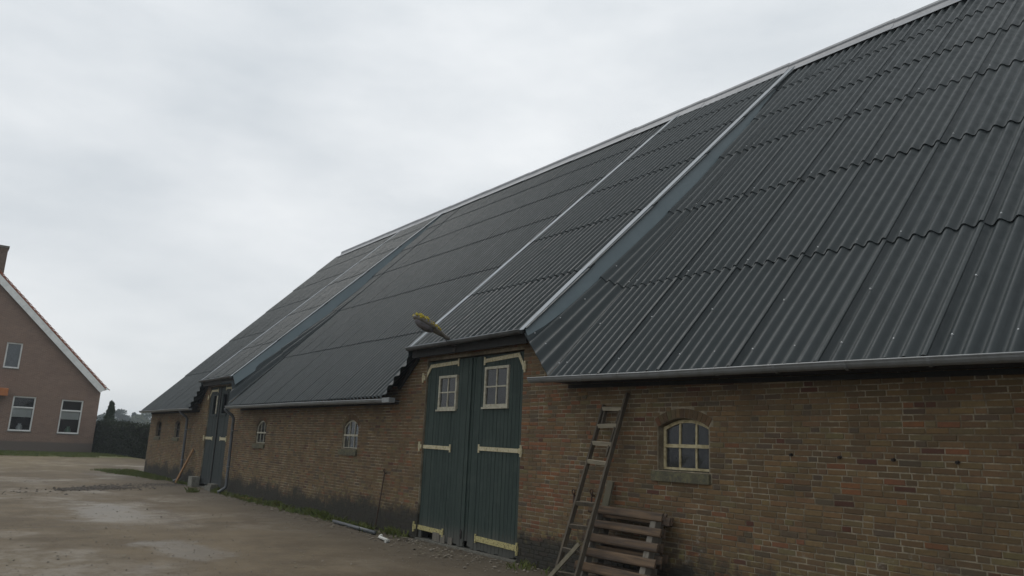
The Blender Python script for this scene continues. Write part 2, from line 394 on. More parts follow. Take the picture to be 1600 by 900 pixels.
def blocked(x, z0, z1):
    zm = (z0+z1)/2
    for xl, xr, zt in DOORS:
        if xl-.004 < x < xr+.004 and z0 < zt: return True
    for wn in WINS:
        xl, xr, zb, zs, zt = wn
        if xl-.09 < x < xr+.03 and zb-.125 < zm < zb: return True
        if xl-.006 < x < xr+.006 and zb <= zm < zs: return True
        if zs <= zm < zt+.14:
            cx, zc, Rr, an = arc(wn); Ro = Rr+.112
            if abs(x-cx) < Ro*math.sin(an)+.008 and math.hypot(x-cx, zm-zc) < Ro+.006: return True
            if abs(x-cx) < (xr-xl)/2 and zm < zt: return True
    return False
def brick_colour(x, z, rr):
    red = 0.10+.95*math.exp(-((x+8.2)/.8)**2)+.5*math.exp(-((x+12.1)/.5)**2)+.22*math.exp(-((x+6.8)/1.2)**2)
    pal = [((.140, .094, .053), 3.6), ((.122, .085, .049), 3.6), ((.106, .075, .047), 2.2), ((.160, .112, .061), 1.3), ((.158, .074, .042), 3.6*red), ((.182, .086, .044), 1.5*red), ((.086, .068, .052), .7), ((.082, .038, .029), .28), ((.136, .110, .062), 1.0)]
    t = rr.uniform(0, sum(p[1] for p in pal))
    for c, k in pal:
        t -= k
        if t <= 0: break
    q = rr.uniform(.90, 1.10); return tuple(max(.02, q*a*k*rr.uniform(.95, 1.05)) for a, k in zip(c, (1.07, 1.0, .86)))
def build_wall():
    rr = random.Random(21)
    # mortar bed with real openings
    cuts = {XF, XN, -9.5}
    for xl, xr, zt in DOORS: cuts |= {xl, xr}
    for wn in WINS:
        for k in range(13): cuts.add(wn[0]+(wn[1]-wn[0])*k/12)
    for d in DORM:
        for q in d: cuts.add(q)
    for k in range(int(XF), int(XN)+1): cuts.add(k+.37)
    cs = sorted(cuts); mb = MB(); y0, y1 = D+.0045, D+.24
    def fq(xa, xb, za, zb_, zc, zd): mb.quad((xa, y0, za), (xb, y0, zb_), (xb, y0, zc), (xa, y0, zd))
    for xa, xb in zip(cs[:-1], cs[1:]):
        if xb-xa < 1e-4: continue
        xm = (xa+xb)/2; e = 1e-4; ta, tb = wall_top(xa+e), wall_top(xb-e)
        dr = [d for d in DOORS if d[0] < xm < d[1]]; wn = [q for q in WINS if q[0] < xm < q[1]]
        if dr:
            fq(xa, xb, dr[0][2], dr[0][2], tb, ta); mb.quad((xa, y0, dr[0][2]), (xa, y1, dr[0][2]), (xb, y1, dr[0][2]), (xb, y0, dr[0][2]))
        elif wn:
            q = wn[0]; oa, ob = opening_top(q, xa), opening_top(q, xb)
            fq(xa, xb, -.1, -.1, q[2], q[2]); fq(xa, xb, oa, ob, tb, ta)
            mb.quad((xa, y0, q[2]), (xb, y0, q[2]), (xb, y1, q[2]), (xa, y1, q[2])); mb.quad((xa, y0, oa), (xa, y1, oa), (xb, y1, ob), (xb, y0, ob))
        else: fq(xa, xb, -.1, -.1, tb, ta)
        mb.quad((xa, y0, ta), (xb, y0, tb), (xb, y1, tb), (xa, y1, ta))
    for xl, xr, zt in DOORS:
        mb.quad((xl, y0, -.1), (xl, y1, -.1), (xl, y1, zt), (xl, y0, zt)); mb.quad((xr, y0, -.1), (xr, y0, zt), (xr, y1, zt), (xr, y1, -.1))
    for q in WINS:
        for x, f in ((q[0], 1), (q[1], -1)): mb.quad((x, y0, q[2]), (x, y1, q[2]), (x, y1, q[3]), (x, y0, q[3]))
    # gable ends and back wall
    wall = mb.build('wall', 'mortar', barn)
    YB = 2*YR-D
    g = MB()
    for x, f in ((XF, -1), (XN, 1)):
        pts = [(x, D+.008, -.1), (x, YB, -.1), (x, YB, 2.4), (x, YR, ZR-.15), (x, D+.008, 2.4)]
        g.poly(pts if f > 0 else pts[::-1])
    g.quad((XN, YB, -.1), (XF, YB, -.1), (XF, YB, 2.5), (XN, YB, 2.5))
    g.build('gable_wall', 'house_brick', barn)
    # bricks
    CH = .0567; rows = int(3.4/CH)+1; bricks = []
    for r in range(rows):
        z0 = r*CH+.004; z1 = z0+.0462; x = XF; runs = []; cur = None; st = .0125
        while x < XN:
            ok = (not blocked(x, z0, z1)) and wall_top(x) > z1+.004
            if ok and cur is None: cur = x
            if not ok and cur is not None: runs.append((cur, x-st)); cur = None
            x += st
        if cur is not None: runs.append((cur, XN))
        for a, b in runs:
            x = a; first = True
            while x < b-.025:
                ln = (.186 if rr.random() < .66 else .089)+rr.uniform(-.004, .004)
                if first: ln = rr.choice((.186, .089, .135)); first = False
                xe = x+ln
                if b-xe < .055: xe = b
                bricks.append((x, xe, z0, z1)); x = xe+.0105+rr.uniform(-.002, .003)
    # voussoirs over the windows
    vous = []
    for wn in WINS:
        cx, zc, Rr, an = arc(wn); n = 13
        for k in range(n):
            t0 = -an+2*an*(k+.06)/n; t1 = -an+2*an*(k+.94)/n
            P = lambda t, q: (cx+q*math.sin(t), zc+q*math.cos(t))
            vous.append([P(t0, Rr+.004), P(t1, Rr+.004), P(t1, Rr+.108), P(t0, Rr+.108)])
    # the 300 that show largest are objects, the rest one part
    def area(b):
        p = [in_view(V((x, D, z))) for x, z in ((b[0], b[2]), (b[1], b[2]), (b[1], b[3]), (b[0], b[3]))]
        if any(q is None or not (0 <= q[0] <= 1600 and 0 <= q[1] <= 900) for q in p): return 0
        return abs((p[1][0]-p[0][0])*(p[3][1]-p[0][1]))
    bricks.sort(key=area, reverse=True)
    def one(mb, b):
        jz = rr.uniform(-.0015, .0015); yf = D-rr.uniform(-.001, .003); ti = rr.uniform(-.0015, .0015); c = brick_colour((b[0]+b[1])/2, b[2], rr)
        j = lambda: rr.uniform(-.002, .002)
        i = len(mb.v); x0, x1, z0, z1 = b[0], b[1], b[2]+jz, b[3]+jz; e = .0035
        mb.v += [(x0+j(), yf+ti+.006, z0+j()), (x1+j(), yf-ti+.006, z0+j()), (x1+j(), yf-ti+.006, z1+j()), (x0+j(), yf+ti+.006, z1+j())]
        mb.v += [(x0+e, yf+ti, z0+e), (x1-e, yf-ti, z0+e), (x1-e, yf-ti, z1-e), (x0+e, yf+ti, z1-e)]
        mb.v += [(x0, D+.05, z0), (x1, D+.05, z0), (x1, D+.05, z1), (x0, D+.05, z1)]
        mb.f.append((i+4, i+5, i+6, i+7)); mb.c.append(c)
        for k in range(4):
            q = (k+1) % 4; mb.f.append((i+k, i+q, i+4+q, i+4+k)); mb.c.append(c); mb.f.append((i+8+k, i+8+q, i+q, i+k)); mb.c.append(c)
    for b in bricks[:295]:
        m1 = MB(); one(m1, b); m1.build('brick', 'brick', wall)
    m2 = MB()
    for b in bricks[295:]: one(m2, b)
    for q in vous:
        c = brick_colour(q[0][0], 2, rr); c = tuple(a*.8 for a in c); yf = D-rr.uniform(0, .003); i = len(m2.v)
        m2.v += [(p[0], yf, p[1]) for p in q]+[(p[0], D+.05, p[1]) for p in q]
        for f in ((0, 1, 2, 3), (0, 4, 5, 1), (1, 5, 6, 2), (2, 6, 7, 3), (3, 7, 4, 0)): m2.f.append(tuple(i+k for k in f)); m2.c.append(c)
    m2.build('brickwork', 'brick', wall, kind='stuff')
    g = MB(); g.box(XF+.1, XN-.1, D+.85, D+.89, -.05, 3.05); g.build('dark_backing', 'under', barn)  # unseen panel added behind doors and windows to block a light leak
    # iron anchor stubs in the near wall
    for px, py in ((1237, 710), (1313, 714), (1397, 718), (1497, 722)):
        p = on_y(px, py, D); mb = MB(); mb.tube([p+V((0, .02, 0)), p+V((0, -.035, -.006))], [.017, .014], 7); mb.build('wall_anchor', 'iron', barn)
    mb = MB(); p = on_y(915, 620, D); mb.box(p.x-.05, p.x+.03, D-.012, D+.03, p.z-.025, p.z+.02); mb.build('tie_stone', 'stone_sill', barn)
build_wall()
# ---- roof
def sheet_mesh(waves, L, name, seed=0, side=.011):
    mb = MB(); n = waves*8; w = waves*PITCHX; rr = random.Random(seed)
    xs = [-.028]+[w*i/n for i in range(n+1)]+[w+.026]
    A = .031
    def z(x): return A*math.cos(2*math.pi*(x/PITCHX))+side*(x/w)
    def add(y, dz): 
        i = len(mb.v); mb.v.extend((x, y, z(x)+dz) for x in xs); return i
    ov = .13; a = add(0, .018); b = add(L+ov, -.002); a2 = add(0, .018); c = add(.0006, .0095); m = len(xs)
    for k in range(m-1): mb.f.append((a+k, a+k+1, b+k+1, b+k))
    for k in range(m-1): mb.f.append((c+k, c+k+1, a2+k+1, a2+k))
    e = len(mb.v); zz = z(xs[-1]); mb.v += [(xs[-1], 0, zz+.022), (xs[-1], 0, zz+.012), (xs[-1], L+ov, zz-.013), (xs[-1], L+ov, zz-.002)]
    mb.f.append((e, e+1, e+2, e+3))
    mb.c = [None]*len(mb.f); me = mb.mesh(name, 'sheet', smooth=True)
    return me
roof = MB()
ROWS = [0, 2.12, 4.42, 6.50, 8.12, 9.62, SL-.1]
DROWS = [0, 1.68, 3.72, 5.75, 7.45, 8.95, DL-.38]
def build_roof():
    rr = random.Random(8)
    leak_stop_and_rear = MB()
    def leak_stop(xa, xb, f, s0, s1):  # adds an unseen dark sheet below the roof sheets to stop light leaks
        n = V((0, -.7, .72))*-.075
        leak_stop_and_rear.quad(f(xa, s0)+n, f(xb, s0)+n, f(xb, s1)+n, f(xa, s1)+n)
    leak_stop(XF+.05, -9.5, roof_pt, .66, SL-.12); leak_stop(-9.49, XN-.05, roof_pt, .66, SL-.12)
    for x0, x1, a, b in DORM: leak_stop(x0+.05, x1-.05, dorm_pt, .12, DL-.12)
    # rear slope
    YB = 2*YR-YE
    nb = int((XN-XF)/PITCHX*4); base = len(leak_stop_and_rear.v)
    for k in range(nb+1):
        x = XF-.1+(XN-XF+.2)*k/nb; dz = .022*math.cos(k*math.pi/2)
        leak_stop_and_rear.v += [(x, YR+.01, ZR+dz-.02), (x, YB, 2.44+dz)]
    for k in range(nb): leak_stop_and_rear.f.append((base+2*k, base+2*k+2, base+2*k+3, base+2*k+1)); leak_stop_and_rear.c.append(None)
    rf = leak_stop_and_rear.build('roof', 'under', barn)
    rf.data.materials.append(M['sheet'])
    for p in rf.data.polygons:
        if p.index >= len(rf.data.polygons)-nb: p.material_index = 1
    cache = {}
    def put(waves, row, rows, kind, origin, d, nrm):
        key = (waves, row, kind)
        if key not in cache: cache[key] = sheet_mesh(waves, rows[row+1]-rows[row], 'roof_sheet', row, .010 if kind == 'n' else .003)
        o = bpy.data.objects.new('roof_sheet', cache[key]); C.objects.link(o); o.parent = rf
        mt = Matrix((d.cross(nrm), d, nrm)).transposed().to_4x4()
        j = Matrix.Rotation(rr.uniform(-.0022, .0022), 4, 'Z')
        o.matrix_local = Matrix.Translation(origin-barn.location+nrm*rr.uniform(0, .004)+d*rr.uniform(-.012, .012)) @ mt @ j
    def column(x, waves):
        xm = x+waves*PITCHX/2; d = (roof_pt(xm, 1)-roof_pt(xm, 0)).normalized(); n = V((0, -d.z, d.y))
        for r in range(6): put(waves, r, ROWS, 'n' if x > -8 else 'm', V((x, YE, ze(xm)))+d*ROWS[r], d, n)
    x = -7.735
    while x < XN-.1: column(x, 6); x += SW
    x = -12.52; column(x-SW/2, 3); x -= SW/2
    while x-SW > -21.9: x -= SW; column(x, 6)
    mid_left = x
    x = -26.02; column(x-SW/2, 3); x -= SW/2
    while x-SW > XF: x -= SW; column(x, 6)
    x -= 4*PITCHX; column(x, 4); far_left = x
    for x0, x1, a, b in DORM:
        n6 = 3; xx = x0+.02; wv = [6, 6, 6, 3] if x1-x0 > 3.3 else [6, 6, 6, 2]
        for wq in wv:
            for r in range(6): put(wq, r, DROWS, 'd', dorm_pt(xx, DROWS[r]), (DD+V((skew(xx)/DL, 0, 0))).normalized(), DN)
            xx += wq*PITCHX
    # sheets bent up against the dormers
    def strip(xa, xb):
        nw = max(2, round(abs(xb-xa)/PITCHX)); n = nw*8
        for r in range(6):
            mb = MB(); s0, s1 = ROWS[r], ROWS[r+1]+.12; ny = 4; idx = []
            for q in range(ny+1):
                row = []
                for k in range(n+1):
                    x = xa+(xb-xa)*k/n; l0 = lift(x, 0)/LIFT; sa = s0+(.20*l0 if r == 0 else 0); s = sa+(s1-sa)*q/ny; p = roof_pt(x, s); nn = roof_n(x)
                    hgt = .031*math.cos(2*math.pi*nw*k/n)+.022*(1-q/ny)
                    p = p+V((0, 0, lift(x, s)))+nn*hgt; row.append(len(mb.v)); mb.v.append(tuple(p))
                idx.append(row)
            for q in range(ny):
                for k in range(n): mb.f.append((idx[q][k], idx[q][k+1], idx[q+1][k+1], idx[q+1][k])); mb.c.append(None)
            base = len(mb.v); mb.v += [mb.v[idx[0][k]] for k in range(n+1)]+[tuple(V(mb.v[idx[0][k]])+V((0, .001, -.014))) for k in range(n+1)]
            for k in range(n): mb.f.append((base+n+1+k, base+n+2+k, base+k+1, base+k)); mb.c.append(None)
            mb.build('bent_sheet', 'sheet', rf, smooth=True)
    strip(-8.46, -7.735); strip(-12.52, -11.88); strip(-23.25, mid_left+.02); strip(-26.02, -25.41)
    # verge trims, cheeks
    for di, (x0, x1, a, b) in enumerate(DORM):
        for x, sg in ((x0, -1), (x1, 1)):
            mb = MB(); w = .11; xa = x if sg > 0 else x-.02; 
            o = dorm_pt(x-(w if sg > 0 else .02), -.03)+DN*.032
            mb.obox(o, (w+.02, 0, 0), (DD+V((skew(x)/DL, 0, 0)))*(DL-.05), DN*.012); mb.build('verge_trim', 'trim', rf)
            # vertical cheek in four lengths, each lapping the next
            cutl = [0, 2.7, 5.4, 8.1, DL-.3]
            for k in range(4):
                mb = MB(); s0, s1 = cutl[k]-.02, cutl[k+1]; xo = x+sg*(.012+.003*(3-k))
                p0, p1 = dorm_pt(xo, s0)+DN*.03, dorm_pt(xo, s1)+DN*.03; h0 = V((sg*.17, 0, -.50)); h1 = V((sg*.10, 0, -.44)) if k == 3 else V((sg*.17, 0, -.50))
                if k == 0: p0 = p0+DD*.03; h0 = V((sg*.10, .06, -.27))
                t = V((-sg*.008, 0, 0)); i = len(mb.v)
                mb.v += [tuple(q) for q in (p0, p1, p1+h1, p0+h0, p0+t, p1+t, p1+h1+t, p0+h0+t)]
                for f in ((0, 1, 2, 3), (7, 6, 5, 4), (0, 4, 5, 1), (1, 5, 6, 2), (2, 6, 7, 3), (3, 7, 4, 0)): mb.f.append(tuple(i+q for q in f)); mb.c.append(None)
                mb.build('cheek_flashing', 'flash', rf)
            # dark board closing the shoulder under the bent sheets
            oe = b if sg > 0 else a
            mb = MB(); P = [V((oe, D-.04, main_z(oe, D)-.17)), V((x, D-.04, main_z(x, D)+LIFT*.96-.19))]
            mb.bar(P[0], P[1], .05, .07, up=(0, 0, 1)); mb.build('shoulder_board', 'dark_beam', rf)
        # lintel zone and fascia
        mb = MB(); mb.box(x0+.03, x1-.03, YD+.05, YD+.09, ZD-.17, ZD+.0); mb.build('fascia', 'dark_beam', rf)
        mb = MB(); mb.box(x0+.03, x1-.03, YD+.09, D+.02, ZD-.02, ZD); mb.build('soffit', 'dark_beam', rf)
    # ridge caps, each lapping the next
    n = 15; XR0 = -32.45; ln = (XN-XR0+.1)/n
    for k in range(n):
        mb = MB(); xa = XR0+k*ln; xb = xa+ln+.08; prof = []
        dn = V((0, -(YR-YE), -(ZR-2.46))).normalized(); nn = V((0, -dn.z*-1, 0)); nf = V((0, dn.z, -dn.y)).normalized()
        if nf.z < 0: nf = -nf
        top = V((0, YR, ZR+.10)); rad = .085
        fr = V((0, YR, ZR))+dn*.30+nf*.06; prof.append(fr); prof.append(V((0, YR, ZR))+dn*.10+nf*.06)
        for q in range(9):
            t = math.radians(205-q*28.75); prof.append(top+V((0, math.cos(t)*rad, math.sin(t)*rad-.02)))
        prof += [V((0, 2*YR-p.y, p.z)) for p in reversed(prof[:2])]
        up = (.012, .0)
        i = len(mb.v); m = len(prof)
        for x, dz in ((xa, .0+rr.uniform(0, .006)), (xb, .014)): mb.v += [(x, p.y, p.z+dz) for p in prof]
        for q in range(m-1): mb.f.append((i+q, i+m+q, i+m+q+1, i+q+1)); mb.c.append(None)
        mb.f.append(tuple(i+q for q in range(m))); mb.c.append(None); mb.f.append(tuple(i+m+q for q in reversed(range(m)))); mb.c.append(None)
        mb.build('ridge_cap', 'ridge', rf)
    # screw caps
    mb = MB()
    def cap(p, n):
        t1 = V((1, 0, 0)); t2 = n.cross(t1); i = len(mb.v); r = .011
        for q in range(6): mb.v.append(tuple(p+(t1*math.cos(q*1.047)+t2*math.sin(q*1.047))*r))
        for q in range(6): mb.v.append(tuple(p+n*.012+(t1*math.cos(q*1.047)+t2*math.sin(q*1.047))*r*.6))
        for q in range(6): mb.f.append((i+q, i+(q+1) % 6, i+6+(q+1) % 6, i+6+q)); mb.c.append(None)
        mb.f.append(tuple(i+6+q for q in range(6))); mb.c.append(None)
    for x0, cnt in ((-7.735, 66),):
        for k in range(cnt):
            x = x0+k*PITCHX
            if k % 6 not in (1, 4) and not (x0 > -8 and k % 6 == 0): continue
            n = roof_n(x)
            for s in [.28]+([1.15] if k % 6 == 1 else [])+[q+.10 for q in ROWS[1:4]]:
                if s > .3 and k % 12 == 4: continue
                cap(roof_pt(x, s)+n*.044, n)
    for k, (s, u) in enumerate(((.35, .15), (.35, .5), (.9, .3), (1.5, .4), (2.5, .35))):
        x = -8.46+.725*u; n = roof_n(x); cap(roof_pt(x, s)+V((0, 0, lift(x, s)))+n*.045, n)
    mb.build('screw_caps', 'screw', rf, kind='stuff')
    return mid_left, far_left
mid_left, far_left = build_roof()
# dark strips added under the eaves to deepen the shade on the wall
for xa, xb in ((XF+.02, -26.04), (-21.76, -12.54), (-7.72, XN-.02)):
    mb = MB(); n = max(1, int((xb-xa)/3))
    for k in range(n):
        x0, x1 = xa+(xb-xa)*k/n, xa+(xb-xa)*(k+1)/n; z0 = ze((x0+x1)/2)
        za, zb = ze(x0), ze(x1)
        mb.obox((x0, D-.30, za-.04), (x1-x0, 0, zb-za), (0, .40, 0), (0, 0, .02)); mb.obox((x0, D-.035, za-.10), (x1-x0, 0, zb-za), (0, .029, 0), (0, 0, .048))
    mb.build('eave_shade_strip', 'dark_beam', barn)
# ---- gutters and downpipes
def gutter(x0, x1, zf, y, r=.062, mat='gutter', name='gutter', step=.72):
    mb = MB(); n = 8
    def prof(x, q): return [V((x, y+q*math.cos(math.radians(t)), zf(x)+q*math.sin(math.radians(t)))) for t in [180+180*k/n for k in range(n+1)]]
    seg = max(2, int((x1-x0)/2)); rows = []
    for k in range(seg+1):
        x = x0+(x1-x0)*k/seg; sag = -.006*math.sin(k*2.1); row = []
        for p in prof(x, r)+prof(x, r-.006)[::-1]: row.append(len(mb.v)); mb.v.append((p.x, p.y, p.z+sag))
        rows.append(row)
    m = len(rows[0])
    for a, b in zip(rows[:-1], rows[1:]):
        for k in range(m): mb.f.append((a[k], a[(k+1) % m], b[(k+1) % m], b[k])); mb.c.append(None)
    for x in (x0+.002, x1-.002): mb.poly(prof(x, r-.001))
    # rolled front lip
    mb.tube([V((x0+(x1-x0)*k/seg, y-r+.002, zf(x0+(x1-x0)*k/seg)-.006*math.sin(k*2.1)+.004)) for k in range(seg+1)], .010, 6)
    g = mb.build(name, mat, barn, smooth=False)
    x = x0+.25
    while x < x1-.05:
        b = MB(); pr = prof(x, r+.006); pr2 = prof(x+.03, r+.006)
        for k in range(n): b.quad(pr[k], pr2[k], pr2[k+1], pr[k+1])
        b.box(x, x+.03, y+r, y+r+.14, zf(x)-.03, zf(x)-.022); b.build('gutter_bracket', mat, g); x += step
    return g
gutter(-8.08, XN, lambda x: ze(x)+.008, D-.415)
gutter(-21.75, -12.06, lambda x: 2.404-.0035*(x+22), D-.41)
gutter(-33.05, -25.6, lambda x: 2.408, D-.41)
mb = MB(); mb.box(-12.32, -12.05, D-.48, D-.36, 2.31, 2.398); mb.build('gutter_outlet', 'gutter', barn)
for x0, x1, a, b in DORM: gutter(x0+.01, x1-.02, lambda x: ZD+.0, YD-.045, r=.05, mat='gutter_dark', name='dormer_gutter', step=1.1)
for x0, x1, a, b in DORM:
    mb = MB(); mb.box(x0+.01, x1-.02, YD-.098, YD-.086, ZD+.002, ZD+.02); mb.build('drip_edge', 'trim', barn)
for x in (-21.90, -26.88):
    mb = MB(); r = .042
    mb.tube([(x, D-.41, 2.37), (x, D-.40, 2.31), (x, D-.19, 2.16), (x, D-.15, 2.08), (x, D-.13, .26), (x, D-.14, .18), (x-.06, D-.28, .06), (x-.07, D-.33, .05)], r, 10)
    dp = mb.build('downpipe', 'pvc_pipe', barn, smooth=True)
    for z in (.75, 1.75):
        b = MB(); b.tube([(x, D-.138, z-.015), (x, D-.138, z+.015)], r+.006, 10); b.box(x-.012, x+.012, D-.10, D+.02, z-.01, z+.01); b.build('pipe_clip', 'gutter', dp)
# ---- doors
def leaf(xl, xr, z1, mat, win, side, near):
    """one door leaf; side -1: hinges at xl"""
    rr = random.Random(int(xl*100)); n = max(6, round((xr-xl)/.094)); w = (xr-xl)/n; yf = D+.035
    m0 = MB(); Y0, Y1 = D+.068, D+.09
    m0.box(xl+.02, win[0]-.01, Y0, Y1, .16, z1-.03); m0.box(win[1]+.01, xr-.02, Y0, Y1, .16, z1-.03); m0.box(win[0]-.01, win[1]+.01, Y0, Y1, .16, win[2]-.01); m0.box(win[0]-.01, win[1]+.01, Y0, Y1, win[3]+.01, z1-.03); door = m0.build('door', mat, barn)
    for k in range(n):
        a, b = xl+k*w+.0035, xl+(k+1)*w-.0035; zb = .03+rr.uniform(0, .035)
        if near and side < 0 and 1 <= k <= 4: zb = .15+rr.uniform(0, .01)
        if near and side > 0 and k == 0: zb = .14
        if near and side < 0 and k == n-4: zb = .07
        if not near: zb = .10+rr.uniform(0, .03)
        dy = rr.uniform(-.004, .003); parts = [(zb, z1-rr.uniform(0, .01))]
        if win and b > win[0] and a < win[1]: parts = [(zb, win[2]-.0), (win[3], parts[0][1])]
        for p0, p1 in parts:
            m = MB(); m.obox((a, yf+dy, p0), (b-a, 0, 0), (0, .032, 0), (rr.uniform(-.002, .002), 0, p1-p0)); m.build('plank', mat, door)
    return door
def strap(door, x_h, x_e, z, mat, sg, crank=False, slope=0.0, wd=.062):
    """T-strap from the pin at x_h to its tip x_e; sg +1 when the tip lies to the right"""
    y = D+.026; m = MB(); zt = z
    if crank:
        k = x_h+sg*.20; m.bar((x_h+sg*.05, y-.012, z-.20), (k, y, z), .012, wd*.9, up=(0, 0, 1)); m.bar((k-sg*.02, y, z), (x_e, y-.002, z+slope), .012, wd, up=(0, 0, 1)); zt = z-.20
    else: m.bar((x_h, y, z), (x_e, y-.002, z+slope), .012, wd, up=(0, 0, 1))
    m.bar((x_e, y-.003, z+slope-.065), (x_e, y-.003, z+slope+.065), .035, .014, up=(0, 1, 0))
    st = m.build('strap_hinge', mat, door)
    m = MB(); m.tube([(x_h, D-.012, zt-.085), (x_h, D-.012, zt+.085)], .02, 8); m.bar((x_h-sg*.03, D-.014, zt), (x_h+sg*.06, D-.004, zt), .014, .075); m.build('hinge_pin', mat, door)
    for f in (.3, .55, .8):
        x = x_h+(x_e-x_h)*f; zz = z+slope*f; b = MB(); b.tube([(x, y-.006, zz), (x, y-.016, zz)], .011, 6); b.build('bolt', mat, door)
def door_window(door, x0, x1, z0, z1, mat, cols=2, rows=2, panes=True, bars=True):
    y = D+.022; m = MB(); f = .042
    m.box(x0, x1, y, y+.05, z0, z0+f); m.box(x0, x1, y, y+.05, z1-f, z1)
    m.box(x0, x0+f, y+.002, y+.048, z0+f, z1-f); m.box(x1-f, x1, y+.002, y+.048, z0+f, z1-f); m.box(x0-.03, x1+.03, y-.02, y+.01, z0-.03, z0-.002)
    m.build('window_frame', mat, door)
    if bars:
        for k in range(1, cols):
            x = x0+(x1-x0)*k/cols; b = MB(); b.box(x-.011, x+.011, y+.012, y+.034, z0+f, z1-f); b.build('glazing_bar', mat, door)
        for k in range(1, rows):
            z = z0+(z1-z0)*k/rows; b = MB(); b.box(x0+f, x1-f, y+.010, y+.036, z-.011, z+.011); b.build('glazing_bar', mat, door)
    if panes:
        for i in range(cols):
            for j in range(rows):
                a, b_ = x0+(x1-x0)*i/cols+.012, x0+(x1-x0)*(i+1)/cols-.012; c, d = z0+(z1-z0)*j/rows+.012, z0+(z1-z0)*(j+1)/rows-.012
                p = MB(); p.quad((a, y+.026, c), (b_, y+.026, c), (b_, y+.026, d), (a, y+.026, d)); p.build('pane', 'grimy_glass', door)
dl, dr_, dz = DOORS[0]; mid = -10.20
w1 = (-11.20, -10.63, 2.20, 2.78); w2 = (-9.82, -9.18, 2.22, 2.86)
d1 = leaf(dl+.01, mid-.008, dz-.02, 'green_plank', w1, -1, True); d2 = leaf(mid+.008, dr_-.01, dz-.02, 'green_plank', w2, 1, True)
door_window(d1, *w1, 'sash_white'); door_window(d2, *w2, 'sash_white')
strap(d1, dl-.09, -10.60, 2.97, 'hinge_paint', 1, True, .02); strap(d2, dr_+.05, -9.83, 3.0, 'hinge_paint', -1, True, -.04)
strap(d1, dl-.07, -10.72, 1.56, 'hinge_paint', 1, slope=-.01); strap(d2, dr_+.03, -9.88, 1.56, 'hinge_paint', -1, slope=.01)
strap(d1, dl-.08, -10.80, .20, 'hinge_paint_low', 1, slope=-.012, wd=.075); strap(d2, dr_+.02, -9.85, .19, 'hinge_paint_low', -1, slope=.02, wd=.08)
m = MB(); m.box(mid-.03, mid+.03, D+.012, D+.032, .12, dz-.03); m.build('cover_strip', 'green_plank', d2)
m = MB(); m.tube([(mid-.05, D+.01, .30), (mid-.02, D+.0, .26), (mid-.03, D+.0, .16)], .012, 6); m.build('drop_bolt', 'iron', d1)
m = MB(); m.box(dl, dr_, D-.02, D+.15, -.03, .028); m.build('threshold', 'concrete', barn)
# patches of newer board under the left leaf
for a, b, h in ((-11.10, -10.88, .17), (-10.86, -10.72, .155), (-10.62, -10.5, .14)):
    m = MB(); m.box(a, b, D+.018, D+.034, .032, h); m.build('plank', 'pallet_block', d1)
fl, fr_, fz = DOORS[1]; fm = (fl+fr_)/2
v1 = (-24.72, -24.20, 2.20, 2.86); v2 = (-23.78, -23.26, 2.22, 2.90)
e1 = leaf(fl+.01, fm-.01, fz-.02, 'far_door_plank', v1, -1, False); e2 = leaf(fm+.01, fr_-.01, fz-.02, 'far_door_plank', v2, 1, False)
door_window(e1, *v1, 'far_door_plank', 2, 1, panes=False, bars=False); door_window(e2, *v2, 'far_door_plank', 1, 1, panes=False, bars=False)
m = MB(); x = -24.36; m.box(x-.035, x+.035, D+.03, D+.05, 2.25, 2.84); m.build('glazing_bar', 'sash_white', e1)
strap(e1, fl-.08, -24.3, 2.98, 'hinge_paint', 1, True); strap(e2, fr_+.05, -23.5, 3.02, 'hinge_paint', -1, True)
strap(e1, fl-.05, -24.35, 1.50, 'hinge_paint', 1, wd=.08); strap(e2, fr_+.03, -23.55, 1.50, 'hinge_paint', -1, wd=.08)
m = MB(); m.box(fm-.03, fm+.03, D+.012, D+.032, .12, fz-.03); m.build('cover_strip', 'dark_beam', e2)
m = MB(); m.box(fl, fr_, D-.02, D+.15, -.03, .028); m.build('threshold', 'concrete', barn)
